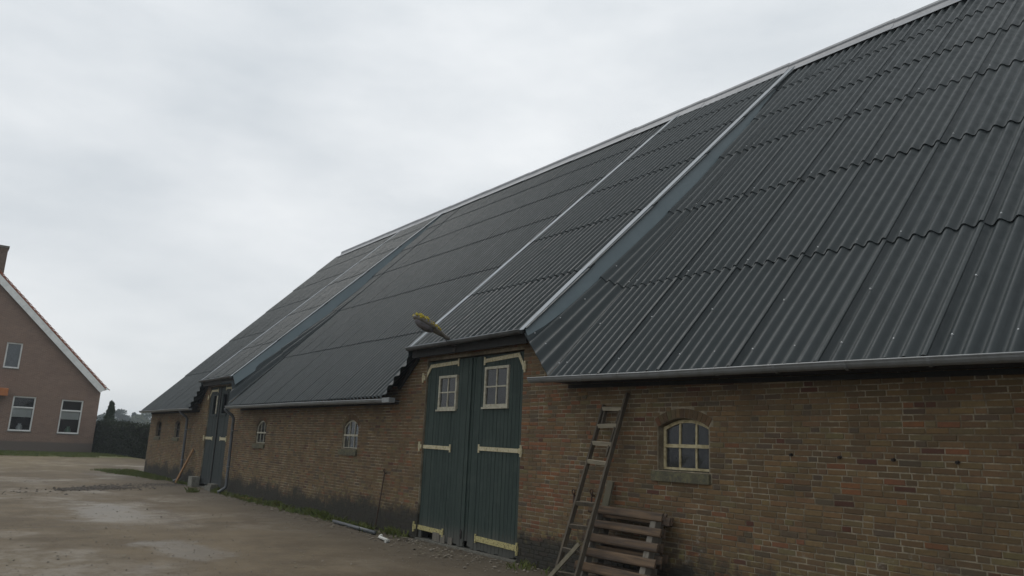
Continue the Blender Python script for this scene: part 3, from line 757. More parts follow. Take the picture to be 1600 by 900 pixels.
# ---- arched iron windows
def arched(wn, mat, cols, bar_z, lean=True, deep=.085):
    xl, xr, zb, zs, zt = wn; yb = D+deep; cx, zc, Rr, an = arc(wn)
    thin = deep < .05; f = .022 if thin else .034; bw = .008 if thin else .012; m = MB(); x0, x1 = xl+.012, xr-.004
    m.box(x0, x0+f, yb, yb+.04, zb+.012, zs+.02); m.box(x1-f, x1, yb, yb+.04, zb+.012, zs+.02); m.box(x0+f, x1-f, yb, yb+.04, zb+.012, zb+.012+f*.8)
    k = 12; pts = [(cx+(Rr-.012)*math.sin(-an+2*an*i/k), zc+(Rr-.012)*math.cos(-an+2*an*i/k)) for i in range(k+1)]; pin = [(cx+(Rr-.016-f)*math.sin((-an+2*an*i/k)*.97), zc+(Rr-.016-f)*math.cos((-an+2*an*i/k)*.97)) for i in range(k+1)]
    for i in range(k):
        a, b, c, d = pts[i], pts[i+1], pin[i+1], pin[i]; j = len(m.v)
        m.v += [(q[0], yb+.001, q[1]) for q in (d, c, b, a)]+[(q[0], yb+.039, q[1]) for q in (d, c, b, a)]
        for g in ((0, 1, 2, 3), (7, 6, 5, 4), (0, 4, 5, 1), (2, 6, 7, 3)): m.f.append(tuple(j+q for q in g)); m.c.append(None)
    win = m.build('window', mat, barn)
    m = MB(); m.box(x0+f*.4, x1+.0, yb-.014, yb+.03, bar_z-.024, bar_z+.016); m.build('transom', mat, win)
    for i in range(1, cols):
        x = x0+(x1-x0)*i/cols; h = opening_top(wn, x)-.03
        b = MB(); b.box(x-bw, x+bw, yb+.006, yb+.03, zb+.04, bar_z-.024); b.build('glazing_bar', mat, win)
        b = MB(); b.obox((x-bw, yb+.006, bar_z+.016), (bw*2, 0, 0), (0, .024, 0), (.006 if lean else 0, 0, h-bar_z-.016)); b.build('glazing_bar', mat, win)
    for i in range(cols):
        a, b_ = x0+(x1-x0)*i/cols+.008, x0+(x1-x0)*(i+1)/cols-.008
        p = MB(); p.quad((a, yb+.02, zb+.03), (b_, yb+.02, zb+.03), (b_, yb+.02+U(-.004, .004), bar_z), (a, yb+.02, bar_z)); p.build('pane', 'grimy_glass', win)
        ha, hb = opening_top(wn, max(a, xl+.001))-.012, opening_top(wn, min(b_, xr-.001))-.012; xm = (a+b_)/2
        p = MB(); p.poly([(a, yb+.022, bar_z), (b_, yb+.022+U(-.005, .005), bar_z), (b_, yb+.022, hb), (xm, yb+.022, opening_top(wn, xm)-.012), (a, yb+.022, ha)]); p.build('pane', 'grimy_glass', win)
    s = MB(); i = 0; s0, s1 = xl-.082, xr+.022
    for x, t in ((s0, 0), (s1, 1)): s.v += [(x, D-.035, zb-.125), (x, D+.105, zb-.125), (x, D+.105, zb+.01), (x, D-.035, zb-.02)]
    for g in ((0, 4, 7, 3), (3, 7, 6, 2), (0, 3, 2, 1), (4, 5, 6, 7), (0, 1, 5, 4)): s.f.append(g); s.c.append(None)
    s.build('sill', 'stone_sill', win)
arched(WINS[0], 'sash_paint', 3, 1.71)
for q in WINS[1:3]: arched(q, 'sash_white', 3, 1.72, deep=.035)
for q in WINS[3:]: arched(q, 'iron', 2, 1.74)
# ------------------------------------------------------------------ lamp on the dormer gutter
lamp = thing('yard_lamp', 'old mossy street lamp head sticking out above the doors with white windows', 'lamp', (-10.42, YD-.06, 3.30))
A, B = V((-10.42, YD-.08, 3.33)), V((-10.41, 5.93, 3.60)); ax = (B-A).normalized(); sx = V((1, 0, 0)); un = sx.cross(ax).normalized()
if un.z < 0: un = -un
def lamp_body():
    mb = MB(); n = 12; prof = [(0.0, .028, .03, .03), (.12, .035, .035, .035), (.22, .065, .06, .045), (.36, .105, .075, .055), (.52, .125, .085, .05), (.66, .115, .08, .045), (.74, .07, .05, .03), (.765, .02, .015, .012)]
    for s, wd, ht, hb in prof:
        c = A+ax*s
        for k in range(n):
            t = 2*math.pi*k/n; h = ht if math.sin(t) > 0 else hb; mb.v.append(tuple(c+sx*(wd*math.cos(t))+un*(h*math.sin(t))))
    for q in range(len(prof)-1):
        for k in range(n): mb.f.append((q*n+k, q*n+(k+1) % n, (q+1)*n+(k+1) % n, (q+1)*n+k)); mb.c.append(None)
    mb.f.append(tuple(range(n))[::-1]); mb.c.append(None); mb.f.append(tuple((len(prof)-1)*n+k for k in range(n))); mb.c.append(None)
    mb.build('lamp_housing', 'lamp_alu', lamp, smooth=True)
    mb = MB(); n = 12
    rings = []
    for q, (sc, dp) in enumerate(((1, -.035), (.9, -.075), (.55, -.105), (.1, -.112))):
        for k in range(n):
            t = 2*math.pi*k/n; mb.v.append(tuple(A+ax*(.52+.20*sc*math.cos(t))+sx*(.105*sc*math.sin(t))+un*dp))
    for q in range(3):
        for k in range(n): mb.f.append((q*n+k, q*n+(k+1) % n, (q+1)*n+(k+1) % n, (q+1)*n+k)); mb.c.append(None)
    mb.f.append(tuple(3*n+k for k in range(n))); mb.c.append(None)
    mb.build('lens', 'lamp_lens', lamp, smooth=True)
    mb = MB(); rr = random.Random(4)
    for _ in range(150):
        s = rr.uniform(.24, .75); t = rr.uniform(.15, 2.9); 
        i = min(range(len(prof)-1), key=lambda q: abs((prof[q][0]+prof[q+1][0])/2-s)); f = (s-prof[i][0])/(prof[i+1][0]-prof[i][0]); f = max(0, min(1, f))
        wd = prof[i][1]*(1-f)+prof[i+1][1]*f; ht = prof[i][2]*(1-f)+prof[i+1][2]*f
        c = A+ax*s+sx*(wd*math.cos(t))+un*(ht*math.sin(t)); r = rr.uniform(.012, .028)*(1.25 if s > .5 else .8); j = len(mb.v)
        mb.v += [tuple(c+V((rr.uniform(-.3, .3), rr.uniform(-.3, .3), rr.uniform(-.3, .3)))*r+V(d)*r) for d in ((1, 0, 0), (-1, 0, 0), (0, 1, 0), (0, -1, 0), (0, 0, 1), (0, 0, -1))]
        for g in ((0, 2, 4), (2, 1, 4), (1, 3, 4), (3, 0, 4), (2, 0, 5), (1, 2, 5), (3, 1, 5), (0, 3, 5)): mb.f.append(tuple(j+q for q in g)); mb.c.append(None)
    mb.build('moss', 'moss', lamp, kind='stuff')
    mb = MB(); mb.tube([A+V((0, .12, -.13)), A+V((0, .04, -.09)), A+V((0, .0, -.02)), A+ax*.05], .018, 8); mb.bar(A+V((0, .115, -.2)), A+V((0, .115, -.05)), .07, .02, up=(0, 1, 0)); mb.build('bracket_arm', 'iron', lamp)
mb = MB(); mb.tube([A+ax*.10+un*-.03, A+V((.06, -.02, -.10)), A+V((.16, .06, -.12)), A+V((.30, .11, -.07))], .007, 6); mb.build('cable', 'iron', lamp)
lamp_body()
# ------------------------------------------------------------------ ladder, boards, pallets
def P(px, py, y): return on_y(px, py, y)
lt = on_y(944, 633, D-.045); rt_ = on_y(981, 614, D-.045)
lad = thing('wooden_ladder', 'weathered wooden ladder leaning on the brick wall beside the pallets', 'ladder', (-6.9, D-.66, 0))
lb = V((lt.x-.02, D-.70, 0.0)); rb = V((rt_.x-.0, D-.70, 0.0))
lb.x = on_y(863, 918, D-.70).x; rb.x = lb.x+.36
for a, b in ((lb, lt), (rb, rt_)):
    m = MB(); m.bar(a, b, .034, .064, up=(0, -1, .3), taper=.86); m.build('rail', 'ladder_wood', lad)
def rp(a, b, z): t = z/b.z; return a+(b-a)*t
for k, z in enumerate((.16, .42, .70, .97, 1.225, 1.47, 1.70, 1.925, 2.14)):
    if k == 4: continue
    a, b = rp(lb, lt, z), rp(rb, rt_, z); m = MB(); zz = U(-.008, .008)
    m.bar(a+V((.015, -.012, zz)), b+V((-.015, -.012, -zz)), .03, .048, up=(0, -.3, 1)); m.build('rung', 'rung_wood' if k > 4 else 'ladder_wood', lad)
# inner slide of the extension ladder
for s, z0, z1 in ((.065, 1.90, 2.15), (-.065, 1.55, 2.14)):
    ref = (lb, lt) if s > 0 else (rb, rt_); m = MB(); m.bar(rp(*ref, z0)+V((s, .01, 0)), rp(*ref, z1)+V((s*.7, .01, 0)), .022, .05, up=(0, -1, .3)); m.build('slide_rail', 'ladder_wood', lad)
def pallet(name, label, xl, xr, ytop, ybot, ztop, nsl, seed):
    rr = random.Random(seed); t = thing(name, label, 'pallet', ((xl+xr)/2, ybot, 0), 'pallets leaning on the barn wall')
    b0, b1 = V((0, ybot, 0.0)), V((0, ytop, ztop)); d = (b1-b0).normalized(); L = (b1-b0).length; nn = V((0, -d.z, d.y))
    for k in range(nsl):
        s = .03+(L-.14)*k/(nsl-1); m = MB(); hgt = .100+rr.uniform(-.008, .01); j = rr.uniform(-.006, .006)
        o = V((xl+rr.uniform(-.02, .02), 0, 0))+b0+d*(s+j)+nn*.05
        # bevelled, slightly cupped slat
        L_ = xr-xl+rr.uniform(-.02, .02); i = len(m.v); pr = [(0, 0), (-.004, .012), (-.004, hgt-.012), (0, hgt)] ; pr = [(0.0, 0), (.018, .006), (.024, .022), (.024, hgt-.022), (.018, hgt-.006), (0, hgt)]
        for x in (0, L_*.5, L_): m.v += [tuple(o+V((x, 0, 0))+nn*(q[0]+(rr.uniform(-.002, .002)))+d*(q[1]+j*(x/L_))) for q in pr]
        n = len(pr)
        for r in range(2):
            for q in range(n): m.f.append((i+r*n+q, i+r*n+(q+1) % n, i+(r+1)*n+(q+1) % n, i+(r+1)*n+q)); m.c.append(None)
        m.f.append(tuple(i+q for q in range(n))); m.c.append(None); m.f.append(tuple(i+2*n+q for q in reversed(range(n)))); m.c.append(None)
        m.build('slat', 'pallet_slat', t)
    for x in (xl+.06, xr-.20):
        m = MB(); m.obox(b0+V((x, 0, 0))+nn*-.045, (.08, 0, 0), d*(L-.05), nn*.095); m.build('stringer', 'pallet_block', t)
    for s in (.03, L/2-.05, L-.12):
        m = MB(); m.obox(b0+V((xl+.01, 0, 0))+d*s-nn*.068, (xr-xl-.02, 0, 0), d*.09, nn*.022); m.build('back_board', 'pallet_slat', t)
    return t
pallet('pallet', 'front wooden pallet leaning on wall, its slats facing the yard', -6.98, -5.78, D-.20, D-.52, .95, 6, 1)
pallet('pallet', 'rear wooden pallet squeezed between the front pallet and brick wall', -6.96, -5.85, D-.085, D-.30, .94, 6, 2)
def plank_thing(a, b, wd, th, mat, label, up=(0, -1, 0), name='loose_board'):
    m = MB(); base = a if a.z < b.z else b; m.bar(a, b, wd, th, up=up); return solo(m, name, mat, label, 'board', V((base.x, base.y, max(0, base.z-.02))))
a = on_y(926, 830, D-.30); b = on_y(955, 752, D-.06)
plank_thing(V((a.x-.05, D-.33, .02)), b, .10, .03, 'board_grey', 'greenish grey board leaning on wall behind the ladder and pallets')
a = V((lb.x+.0, D-.86, .02)); b = on_y(905, 850, D-.60)
plank_thing(a, b, .05, .025, 'board_grey', 'short brown board slanting across the foot of the ladder')
def rod(name, px0, py0, px1, py1, label, ring=True, off=.03, floor=False):
    a = on_y(px0, py0, D-off); b = on_y(px1, py1, D-off*1.3); m = MB()
    if floor: b = V((b.x-.02, D-.10, .0))
    m.tube([b, (a+b)/2+V((.004, 0, 0)), a], .011, 6)
    if ring: m.tube([a+V((.028*math.sin(t*.7), -.012, .03+.028*-math.cos(t*.7))) for t in range(10)], .009, 6)
    m.bar(a+V((0, .0, -.02)), a+V((0, off+.02, -.02)), .02, .02); return solo(m, name, 'rust', label, 'iron rod', V((b.x, b.y, max(0, b.z))))
rod('iron_rod', 601, 738, 593, 800, 'tall thin rusty rod standing against wall beside the lying drain pipe', floor=True)
rod('iron_hook', 897, 772, 894, 818, 'rusty hook rod hanging on the wall between ladder and green doors')
rod('iron_hook', 925, 772, 922, 800, 'dark iron hook rod hanging behind the ladder', off=.035)
m = MB(); a = on_ground(521, 813, .05); b = on_ground(586, 831, .05); m.tube([a-V((0,0,.015)), a*.5+b*.5-V((0,0,.015)), b-V((0,0,.015))], .032, 10); solo(m, 'drain_pipe', 'pvc_pipe', 'grey drain pipe lying on the ground along the brick wall', 'pipe', V((b.x, b.y, 0)), smooth=True)
m = MB(); a = on_ground(593, 839, .04); b = on_ground(607, 845, .03); m.tube([a+V((-.03, .05, .01)), a, b, b+V((.0, -.06, -.005))], [.035, .025, .025, .038], 8); solo(m, 'pipe_piece', 'white_plastic', 'small white plastic pipe piece lying by the grey drain pipe', 'pipe', V((a.x, a.y, 0)))
a = on_y(275, 750, D-.30); a.z = .03; b = on_y(302, 702, D-.05); plank_thing(a, b, .10, .04, 'board_orange', 'orange brown plank leaning on wall beside a downpipe and concrete block', name='leaning_plank')
m = MB(); p = on_ground(313, 757); x = -25.05; m.box(x-.32, x+.12, D-.26, D-.03, 0, .30); solo(m, 'concrete_block', 'concrete_pale', 'pale concrete block at the foot of the doors with narrow open windows', 'block', V((x-.1, D-.14, 0)))
m = MB(); x = -23.25; m.box(x-.3, x+.28, D-.25, D-.02, 0, .13); m.box(x-.1, x+.3, D-.23, D-.05, .132, .2); solo(m, 'stone_step', 'concrete', 'low dark stone step at the foot of the doors with narrow open windows', 'step', V((x, D-.13, 0)))
a = on_ground(378, 778, .03); m = MB(); m.bar(a, a+V((.75, .12, .01)), .12, .04); solo(m, 'fallen_board', 'board_orange', 'orange board lying flat in the grass near the downpipe', 'board', V((a.x, a.y, 0)))
m = MB(); a = on_ground(400, 777, .03); m.bar(a+V((0, .15, .02)), a+V((.6, .2, .03)), .14, .07); solo(m, 'fallen_board', 'dark_beam', 'blackened block of timber lying behind the orange board', 'timber', V((a.x, a.y, 0)))
# ------------------------------------------------------------------ farmhouse
HX, HY1, HG = -50.8, 7.62, .25; HYC = 1.25; HY0 = 2*HYC-HY1; HL = 14.0; EZ = 4.10; RZ = EZ+(HY1-HYC)*.967
house = thing('farmhouse', 'brown brick farmhouse gable with white verge boards and tall windows', 'house', (HX, HYC, HG))
HW = []
for q in (((22, 618), (57, 621), (11, 672)), ((98, 624), (131, 627), (88, 677))):
    a, b, c = [on_x(p[0], p[1], HX) for p in q]; y0 = (a.y+c.y)/2; HW.append((y0, y0+1.11, c.z, a.z))
HW = [(HW[0][0], HW[0][1], 1.36, 3.30), (HW[1][0], HW[1][1], 1.32, 3.26), (2.53, 3.30, 4.83, 6.28)]
HW.append((HYC*2-HW[1][1], HYC*2-HW[1][0], 1.34, 3.28)); HW.append((2*HYC-3.3, 2*HYC-2.53, 4.83, 6.28))
def rake(y): return RZ-abs(y-HYC)*.967
def build_house():
    ys = sorted({HY0, HY1, HYC}|{v for q in HW for v in q[:2]}); mb = MB(); zg = HG-.1
    for a, b in zip(ys[:-1], ys[1:]):
        mdl = (a+b)/2; ops = sorted([(q[2], q[3]) for q in HW if q[0] < mdl < q[1]]); lo = zg
        for o0, o1 in ops: mb.quad((HX, a, lo), (HX, b, lo), (HX, b, o0), (HX, a, o0)); lo = o1
        mb.quad((HX, a, lo), (HX, b, lo), (HX, b, rake(b)), (HX, a, rake(a)))
    for y0, y1, z0, z1 in HW:
        xb = HX-.2
        mb.quad((HX, y0, z0), (HX, y1, z0), (xb, y1, z0), (xb, y0, z0)); mb.quad((HX, y0, z1), (xb, y0, z1), (xb, y1, z1), (HX, y1, z1))
        mb.quad((HX, y0, z0), (xb, y0, z0), (xb, y0, z1), (HX, y0, z1)); mb.quad((HX, y1, z0), (HX, y1, z1), (xb, y1, z1), (xb, y1, z0))
    for y in (HY0, HY1): mb.quad((HX, y, zg), (HX-HL, y, zg), (HX-HL, y, EZ), (HX, y, EZ))
    mb.poly([(HX-HL, HY0, zg), (HX-HL, HY1, zg), (HX-HL, HY1, EZ), (HX-HL, HYC, RZ), (HX-HL, HY0, EZ)])
    mb.build('wall', 'house_brick', house)
    mb = MB(); mb.box(HX-.6, HX-.55, HY0+.1, HY1-.1, zg, EZ); mb.build('dark_backing', 'under', house)
    for sg in (1, -1):
        e = HY1 if sg > 0 else HY0; t = V((0, sg, -.967)).normalized(); n = V((0, sg*.967, 1)).normalized(); ln = math.hypot(HY1-HYC, (HY1-HYC)*.967)+.28
        top = V((HX+.26, HYC, RZ+.12))
        mb = MB(); mb.obox(top, V((-HL-.4, 0, 0)), t*ln, n*.07) if sg < 0 else mb.obox(top, t*ln, V((-HL-.4, 0, 0)), n*.07)
        rf = mb.build('roof', 'tile_orange', house)
        mb = MB(); o = V((HX+.22, HYC, RZ+.10)); mb.obox(o, V((.035, 0, 0)), t*(ln-.03), n*-.34); mb.build('verge_board', 'house_white', rf)
        k = 0; s = .05
        while s < ln-.1:
            mb = MB(); o = V((HX+.18, HYC, RZ+.12))+t*s+n*(.072); mb.obox(o, V((.12, 0, 0)), t*.30+n*.03, n*.03); mb.build('verge_tile', 'tile_orange', rf); s += .31
        g = MB(); y = HY1+.26 if sg > 0 else HY0-.26; zz = EZ-.06
        g.tube([(HX+.30, y, zz), (HX-HL-.1, y, zz)], .07, 8); g.build('gutter', 'house_white', house)
    # chimney stands a little behind the gable, on the ridge
    cx = HX-1.1; p = on_x(13, 387, cx); mb = MB(); mb.box(cx-.45, cx+.45, p.y-.95, p.y, rake(p.y)-.9, p.z-.12); ch = mb.build('chimney', 'chimney_brick', house)
    mb = MB(); mb.box(cx-.5, cx+.5, p.y-1.0, p.y+.05, p.z-.12, p.z); mb.build('chimney_cap', 'concrete', ch)
    for i, (y0, y1, z0, z1) in enumerate(HW):
        xf = HX-.07; f = .075; big = z1-z0 > 1.7
        mb = MB(); mb.box(xf-.06, xf, y0, y1, z0, z0+f); mb.box(xf-.06, xf, y0, y1, z1-f, z1); mb.box(xf-.058, xf-.002, y0, y0+f, z0+f, z1-f); mb.box(xf-.058, xf-.002, y1-f, y1, z0+f, z1-f)
        wn = mb.build('window', 'house_white', house)
        mb = MB(); mb.box(HX-.08, HX+.04, y0-.04, y1+.04, z0-.055, z0-.002); mb.build('sill', 'concrete', wn)
        zt = z0+(z1-z0)*.68 if big else None
        if big:
            mb = MB(); mb.box(xf-.056, xf+.006, y0+f, y1-f, zt-.04, zt+.04); mb.build('transom', 'house_white', wn)
            mb = MB(); bt = z0+(z1-z0)*(.40 if i != 1 else .42); mb.box(xf-.13, xf-.115, y0+f+.02, y1-f-.02, bt, zt-.04); mb.build('roller_blind', 'blind', wn)
        for a, b in (((z0+f, zt-.04), (zt+.04, z1-f)) if big else ((z0+f, z1-f),)):
            mb = MB(); mb.quad((xf-.03, y0+f, a), (xf-.03, y1-f, a), (xf-.03, y1-f, b), (xf-.03, y0+f, b)); mb.build('pane', 'clean_glass', wn)
        if not big:
            mb = MB(); mb.box(xf-.14, xf-.12, y0+f, y1-f, z0+f, z1-f); mb.build('curtain', 'curtain_grey', wn)
    # orange canopy over the front door, at the picture's edge
    mb = MB(); y1 = 2.95; zc = 3.30
    mb.obox((HX+.0, y1-2.0, zc), (.9, 0, -.06), (0, 2.0, 0), (0, 0, .40)); mb.build('door_canopy', 'canopy_orange', house)
    mb = MB(); mb.box(HX+.0, HX+.04, y1-1.55, y1-.45, HG, 2.55); dd = mb.build('door', 'far_door_plank', house)
    mb = MB(); mb.box(HX+.04, HX+.07, y1-.60, y1-.54, HG+1.0, HG+1.12); mb.build('handle', 'house_white', dd)
simple('chimney_brick', (.12, .085, .06), (.07, .052, .04), scale=9, rough=.9)
simple('curtain_grey', (.22, .25, .28), (.17, .195, .22), scale=3, rough=.8)
build_house()
for i, (px, py, r, mt, lb_) in enumerate(((30, 666, .16, 'vase_white', 'round white vase on sill behind the farmhouse window closer to the door'), (106, 670, .17, 'vase_green', 'pale green pot on sill behind the farmhouse window closer to the hedge'))):
    p = on_x(px, py, HX-.30); z0 = (HW[i][2])+.0; mb = MB(); n = 10
    pr = [(.5, 0), (.95, .25), (1, .55), (.75, .85), (.45, 1.0), (.5, 1.15)]
    mb.box(p.x-.12, p.x+.10, HW[i][0]+.02, HW[i][1]-.02, z0-.03, z0) if False else None
    mb.tube([(p.x, p.y, z0+h*.36) for q, h in pr], [q*r for q, h in pr], n); solo(mb, 'vase', mt, lb_, 'vase', V((p.x, p.y, z0)), smooth=True)
for i in (0, 1):
    mb = MB(); mb.box(HX-.52, HX-.205, HW[i][0]-.05, HW[i][1]+.05, HW[i][2]-.04, HW[i][2]-.001); mb.build('inner_sill', 'house_white', house)
# ------------------------------------------------------------------ vegetation
def leaf_quad(mb, c, size, rr, asp=.55, up=None):
    d = V((rr.gauss(0, 1), rr.gauss(0, 1), rr.gauss(0, 1))).normalized()
    e = d.orthogonal().normalized(); t = rr.uniform(0, 6.28); e = Matrix.Rotation(t, 3, d) @ e; f = d.cross(e); i = len(mb.v)
    mb.v += [tuple(c-e*size*.5), tuple(c+f*size*asp*.5), tuple(c+e*size*.5), tuple(c-f*size*asp*.5)]; mb.f.append((i, i+1, i+2, i+3)); mb.c.append(None)
def tree(name, label, base, h, wd, mat, seed, n=900, leafs=.5, kind='round', trunk_h=.3, group=None, thin=1):
    rr = random.Random(seed); base = V(base); t = thing(name, label, 'tree', base, group)
    mb = MB(); top = base+V((wd*.03, 0, h*.9)); r0 = h*.022+.03
    mb.tube([base+V((0, 0, -.1)), base+V((r0*.3, 0, h*.3)), base+V((-r0*.5, r0*.4, h*.6)), top], [r0, r0*.8, r0*.5, r0*.12], 7); 
    cl = []
    if kind == 'cone':
        for k in range(60):
            z = rr.uniform(.06, 1); q = (1-z)**.8*wd*.5*rr.uniform(.55, 1.05)+.03; an = rr.uniform(0, 6.28); cl.append((base+V((math.cos(an)*q*.75, math.sin(an)*q*.75, h*z)), max(.12, q*.42), max(.2, q*.5)))
    else:
        for k in range(26):
            an = rr.uniform(0, 6.28); zz = rr.uniform(trunk_h, .97); prof = math.sin(math.pi*min(1, max(.05, (zz-trunk_h+.12)/(1.06-trunk_h+.06))))**.6
            q = wd*.5*prof*rr.uniform(.3, .95); c = base+V((math.cos(an)*q, math.sin(an)*q, h*zz)); cl.append((c, wd*rr.uniform(.12, .2), wd*rr.uniform(.10, .16)))
            if k < 9: mb.tube([base+V((0, 0, h*rr.uniform(.25, .5))), (base+V((0, 0, h*.5))+c)/2+V((0, 0, -.03*h)), c], [r0*.4, r0*.25, r0*.08], 5)
    mb.build('trunk', 'trunk', t)
    mb = MB()
    for k in range(n):
        c, a, b = rr.choice(cl); d = V((rr.gauss(0, 1), rr.gauss(0, 1), rr.gauss(0, 1))).normalized(); q = rr.uniform(.35, 1)**.4
        leaf_quad(mb, c+V((d.x*a*q, d.y*a*q, d.z*b*q)), leafs*rr.uniform(.6, 1.3), rr)
    mb.build('crown', mat, t); return t
# far wood edge, one tree after another
far = [(139, 649, 235, 26, 'far_leaf_blue', 'blue green far tree hiding half behind the farmhouse corner'), (153, 646, 250, 30, 'far_leaf', 'broad green far tree between the farmhouse and the conifer'), (164, 650, 225, 20, 'far_leaf_blue', 'low bluish far tree between the conifer and the farmhouse'),
       (188, 642, 240, 22, 'far_leaf_blue', 'tall rounded far tree next to the conifer, on the barn side'), (197, 651, 262, 16, 'far_leaf_pale', 'small pale far tree between two rounded far trees'), (206, 645, 245, 18, 'far_leaf_blue', 'narrow domed far tree midway between conifer and barn eave'), (220, 648, 228, 20, 'far_leaf_pale', 'yellowish far tree next to the barn eave'),
       (230, 645, 240, 22, 'far_leaf', 'green far tree partly hidden by the barn eave'), (214, 655, 270, 16, 'far_leaf', 'low green far tree behind the yellowish one'), (176, 652, 265, 24, 'far_leaf', 'far tree showing behind the pointed conifer'),
       (120, 650, 240, 26, 'far_leaf', 'far tree standing behind the farmhouse'), (252, 646, 236, 26, 'far_leaf_blue', 'far tree standing behind the far barn corner')]
for i, (px, py, dist, wpx, mt, lab) in enumerate(far):
    d = ray(px, py); d2 = V((d.x, d.y, 0)).normalized(); hor = math.hypot(d.x, d.y); zt = EYE.z+d.z/hor*dist; b = V((d2.x*dist, d2.y*dist, gz(d2.x*dist, 0)))
    tree('broadleaf_tree', lab, b, max(4, zt-b.z), wpx/FPX*dist*1.35, mt, 100+i, n=1100, leafs=.75, trunk_h=.12, group='far trees beyond the hedge')
d = ray(175, 629); dist = 60; d2 = V((d.x, d.y, 0)).normalized(); hor = math.hypot(d.x, d.y); zt = EYE.z+d.z/hor*dist
tree('conifer_tree', 'small pointed dark conifer rising above the clipped hedge', V((d2.x*dist, d2.y*dist, gz(d2.x*dist, 0))), zt-.26, 1.55, 'conifer_leaf', 7, n=5200, leafs=.15, kind='cone')
def hedge():
    rr = random.Random(9); a = on_ground(146, 708, .25); b = on_ground(236, 719, .2); a = V((HX-.75, HY1-.02, .25)); dr = (V((b.x, b.y, 0))-V((a.x, a.y, 0))); L = dr.length; dr.normalize(); L += 7; nn = V((dr.y, -dr.x, 0))
    if nn.dot(EYE-a) < 0: nn = -nn
    th = .95; t = thing('hedge', 'dark clipped hedge between the farmhouse corner and the barn', 'hedge', V((a.x, a.y, .24)))
    def htop(s): return 2.10-.028*s
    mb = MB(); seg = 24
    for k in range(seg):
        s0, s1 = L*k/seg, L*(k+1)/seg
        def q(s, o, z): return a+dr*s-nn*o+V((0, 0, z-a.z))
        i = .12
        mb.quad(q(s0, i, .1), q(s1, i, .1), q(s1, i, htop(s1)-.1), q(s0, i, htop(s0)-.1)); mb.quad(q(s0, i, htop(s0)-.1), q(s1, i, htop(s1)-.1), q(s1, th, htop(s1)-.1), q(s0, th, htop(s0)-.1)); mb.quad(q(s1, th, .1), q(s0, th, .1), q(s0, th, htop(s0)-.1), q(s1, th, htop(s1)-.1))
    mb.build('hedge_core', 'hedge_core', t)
    mb = MB()
    for k in range(15000):
        s = rr.uniform(0, L); f = rr.random(); hz = htop(s)
        if f < .66: p = a+dr*s-nn*(.12-abs(rr.gauss(0, .06)))+V((0, 0, .18+rr.random()*(hz-.2)-a.z))
        else: p = a+dr*s-nn*rr.uniform(.05, th)+V((0, 0, hz-.1+abs(rr.gauss(0, .11))-a.z))
        leaf_quad(mb, p, rr.uniform(.07, .14), rr)
    mb.build('foliage', 'hedge_leaf', t, kind='stuff')
hedge()
def grass():
    rr = random.Random(12); mb = MB()
    def blade(x, y, h, z=0):
        an = rr.uniform(0, 6.28); w_ = rr.uniform(.003, .007)*(1+h*3); l = V((math.cos(an), math.sin(an), 0)); ben = V((rr.gauss(0, .35), rr.gauss(0, .35), 1)).normalized()*h; b = V((x, y, z-.01)); i = len(mb.v)
        mb.v += [tuple(b-l*w_), tuple(b+l*w_), tuple(b+ben*.6+l*w_*.7), tuple(b+ben+V((ben.x*.5, ben.y*.5, 0)))]; mb.f.append((i, i+1, i+2)); mb.f.append((i, i+2, i+3)); mb.c += [None, None]
    def tuft(x, y, n, r, h):
        for _ in range(n): q = r*math.sqrt(rr.random()); t = rr.uniform(0, 6.28); xx, yy = x+q*math.cos(t), y+q*math.sin(t); blade(xx, yy, h*rr.uniform(.4, 1.2), gz(xx, yy))
    # weeds along the foot of the barn wall
    x = -33
    while x < -7.6:
        door = any(d[0]-.1 < x < d[1]+.1 for d in DOORS)
        dens = .25 if -12.2 < x < -7 else (.9 if -22.2 < x < -12.6 else .7)
        if not door and rr.random() < dens: tuft(x, D-rr.uniform(.04, .30), rr.randint(14, 46), rr.uniform(.06, .2), rr.uniform(.05, .16))
        x += .11
    for px, py, n in ((298, 768, 2), (345, 768, 4), (500, 803, 5), (445, 790, 4), (630, 836, 3), (512, 808, 5)):
        p = on_ground(px, py)
        for _ in range(n*2): tuft(p.x+rr.uniform(-.25, .25), min(D-.05, p.y+rr.uniform(-.1, .1)), 40, .13, .15)
    # low grass at the far barn corner
    for _ in range(420):
        s = rr.random(); x = -33.2-1.2+rr.gauss(0, .6)+s*5.5; y = D-.08-rr.random()**1.6*(1.5-1.2*s); tuft(x, y, 26, .16, .085)
    p = on_ground(108, 757)
    for _ in range(0): tuft(-25.2+rr.gauss(0, .35), 5.75+rr.gauss(0, .12), 30, .12, .07)
    # lawn strip in front of the farmhouse
    for _ in range(3600):
        y = rr.uniform(-6, 8.6); x = HX+.1+rr.random()**.8*7.0*(1 if y < 7 else .8); tuft(x, y, 11, .2, .09)
    o = mb.build('grass', 'grass_blade'); o['kind'] = 'stuff'; o['label'] = 'short grass and weeds along walls and in front of the farmhouse'; o['category'] = 'grass'
grass()
def lumps(name, mat, pts, label, cat):
    rr = random.Random(14); mb = MB()
    for x, y, r in pts:
        z = gz(x, y)+r*.15; i = len(mb.v); fl = rr.uniform(.35, .7)
        mb.v += [(x+dx*r*rr.uniform(.7, 1.3), y+dy*r*rr.uniform(.7, 1.3), z+dz*r*fl) for dx, dy, dz in ((1, 0, 0), (.4, .9, .1), (-.8, .6, 0), (-.9, -.5, .1), (.3, -1, 0), (.1, .1, 1), (0, 0, -.8))]
        for k in range(5): q = (k+1) % 5; mb.f.append((i+k, i+q, i+5)); mb.f.append((i+q, i+k, i+6)); mb.c += [None, None]
    o = mb.build(name, mat); o['kind'] = 'stuff'; o['label'] = label; o['category'] = cat
rr = random.Random(31); pts = []
a, b = on_ground(92, 765), on_ground(288, 757)
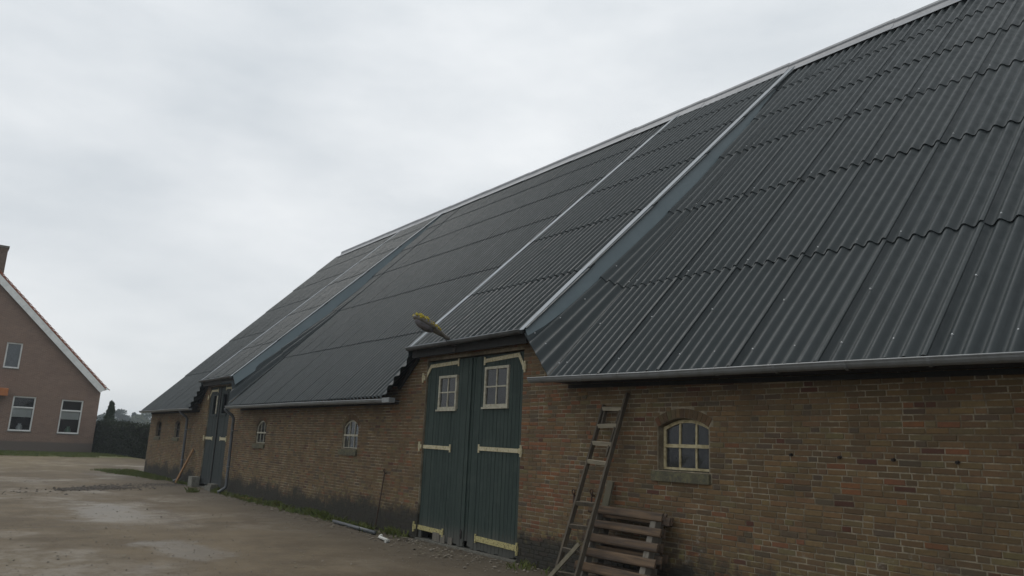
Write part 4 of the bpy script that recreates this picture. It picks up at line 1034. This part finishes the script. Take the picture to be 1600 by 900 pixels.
for _ in range(2400):
    s = rr.random(); w_ = .12+.38*math.sin(math.pi*s)**.7; x = a.x+(b.x-a.x)*s+rr.gauss(0, w_); y = a.y+(b.y-a.y)*s+rr.gauss(0, .15); pts.append((x, min(y, D-.1), abs(rr.gauss(0, .014))+.008))
for _ in range(60):
    pts.append((on_ground(30, 768).x+rr.gauss(0, .8), on_ground(30, 768).y+rr.gauss(0, .8), abs(rr.gauss(0, .02))+.01))
lumps('mud_clods', 'mud_clod', pts, 'strip of dark muddy clods across the yard near the concrete block', 'mud')
pts = []
for _ in range(3600):
    x = -8-abs(rr.gauss(0, 9)); y = rr.uniform(-6, D-.15); pts.append((x, y, .004+abs(rr.gauss(0, .006))))
for _ in range(900): pts.append((rr.uniform(-22, -8), D-abs(rr.gauss(0, .35))-.03, .006+abs(rr.gauss(0, .013))))
lumps('gravel', 'pebble', pts, 'loose gravel and crumbs scattered over the yard', 'gravel')
def litter():
    rr = random.Random(77); mb = MB()
    for _ in range(420):
        x = -8.5-abs(rr.gauss(0, 8)); y = rr.choice((rr.uniform(-4, D-.2), D-.1-abs(rr.gauss(0, .5)))); an = rr.uniform(0, 6.28); l = rr.uniform(.03, .10); w_ = rr.uniform(.004, .03); z = gz(x, y)+.014
        d = V((math.cos(an), math.sin(an), rr.uniform(-.1, .1)))*l; n = V((-math.sin(an), math.cos(an), rr.uniform(-.3, .3)))*w_; p = V((x, y, z+.006))
        mb.quad(p-d*.5-n*.3, p-d*.1-n, p+d*.5, p-d*.1+n)
    o = mb.build('straw_litter', 'board_grey'); o['kind'] = 'stuff'; o['label'] = 'bits of straw and dead leaves strewn over the yard'; o['category'] = 'litter'
litter()
# ------------------------------------------------------------------ damp air
def haze():
    mb = MB(); mb.box(-640, 640, -640, 640, -1, 13.2); o = mb.build('haze', None); o['kind'] = 'stuff'
    m = bpy.data.materials.new('damp_air'); m.use_nodes = True; t = m.node_tree; t.nodes.clear()
    o2 = N(t, 'ShaderNodeOutputMaterial'); pv = N(t, 'ShaderNodeVolumePrincipled'); pv.inputs['Color'].default_value = (.80, .88, .95, 1); pv.inputs['Density'].default_value = .0009; pv.inputs['Anisotropy'].default_value = .2
    t.links.new(pv.outputs[0], o2.inputs['Volume']); o.data.materials.append(m)
haze()
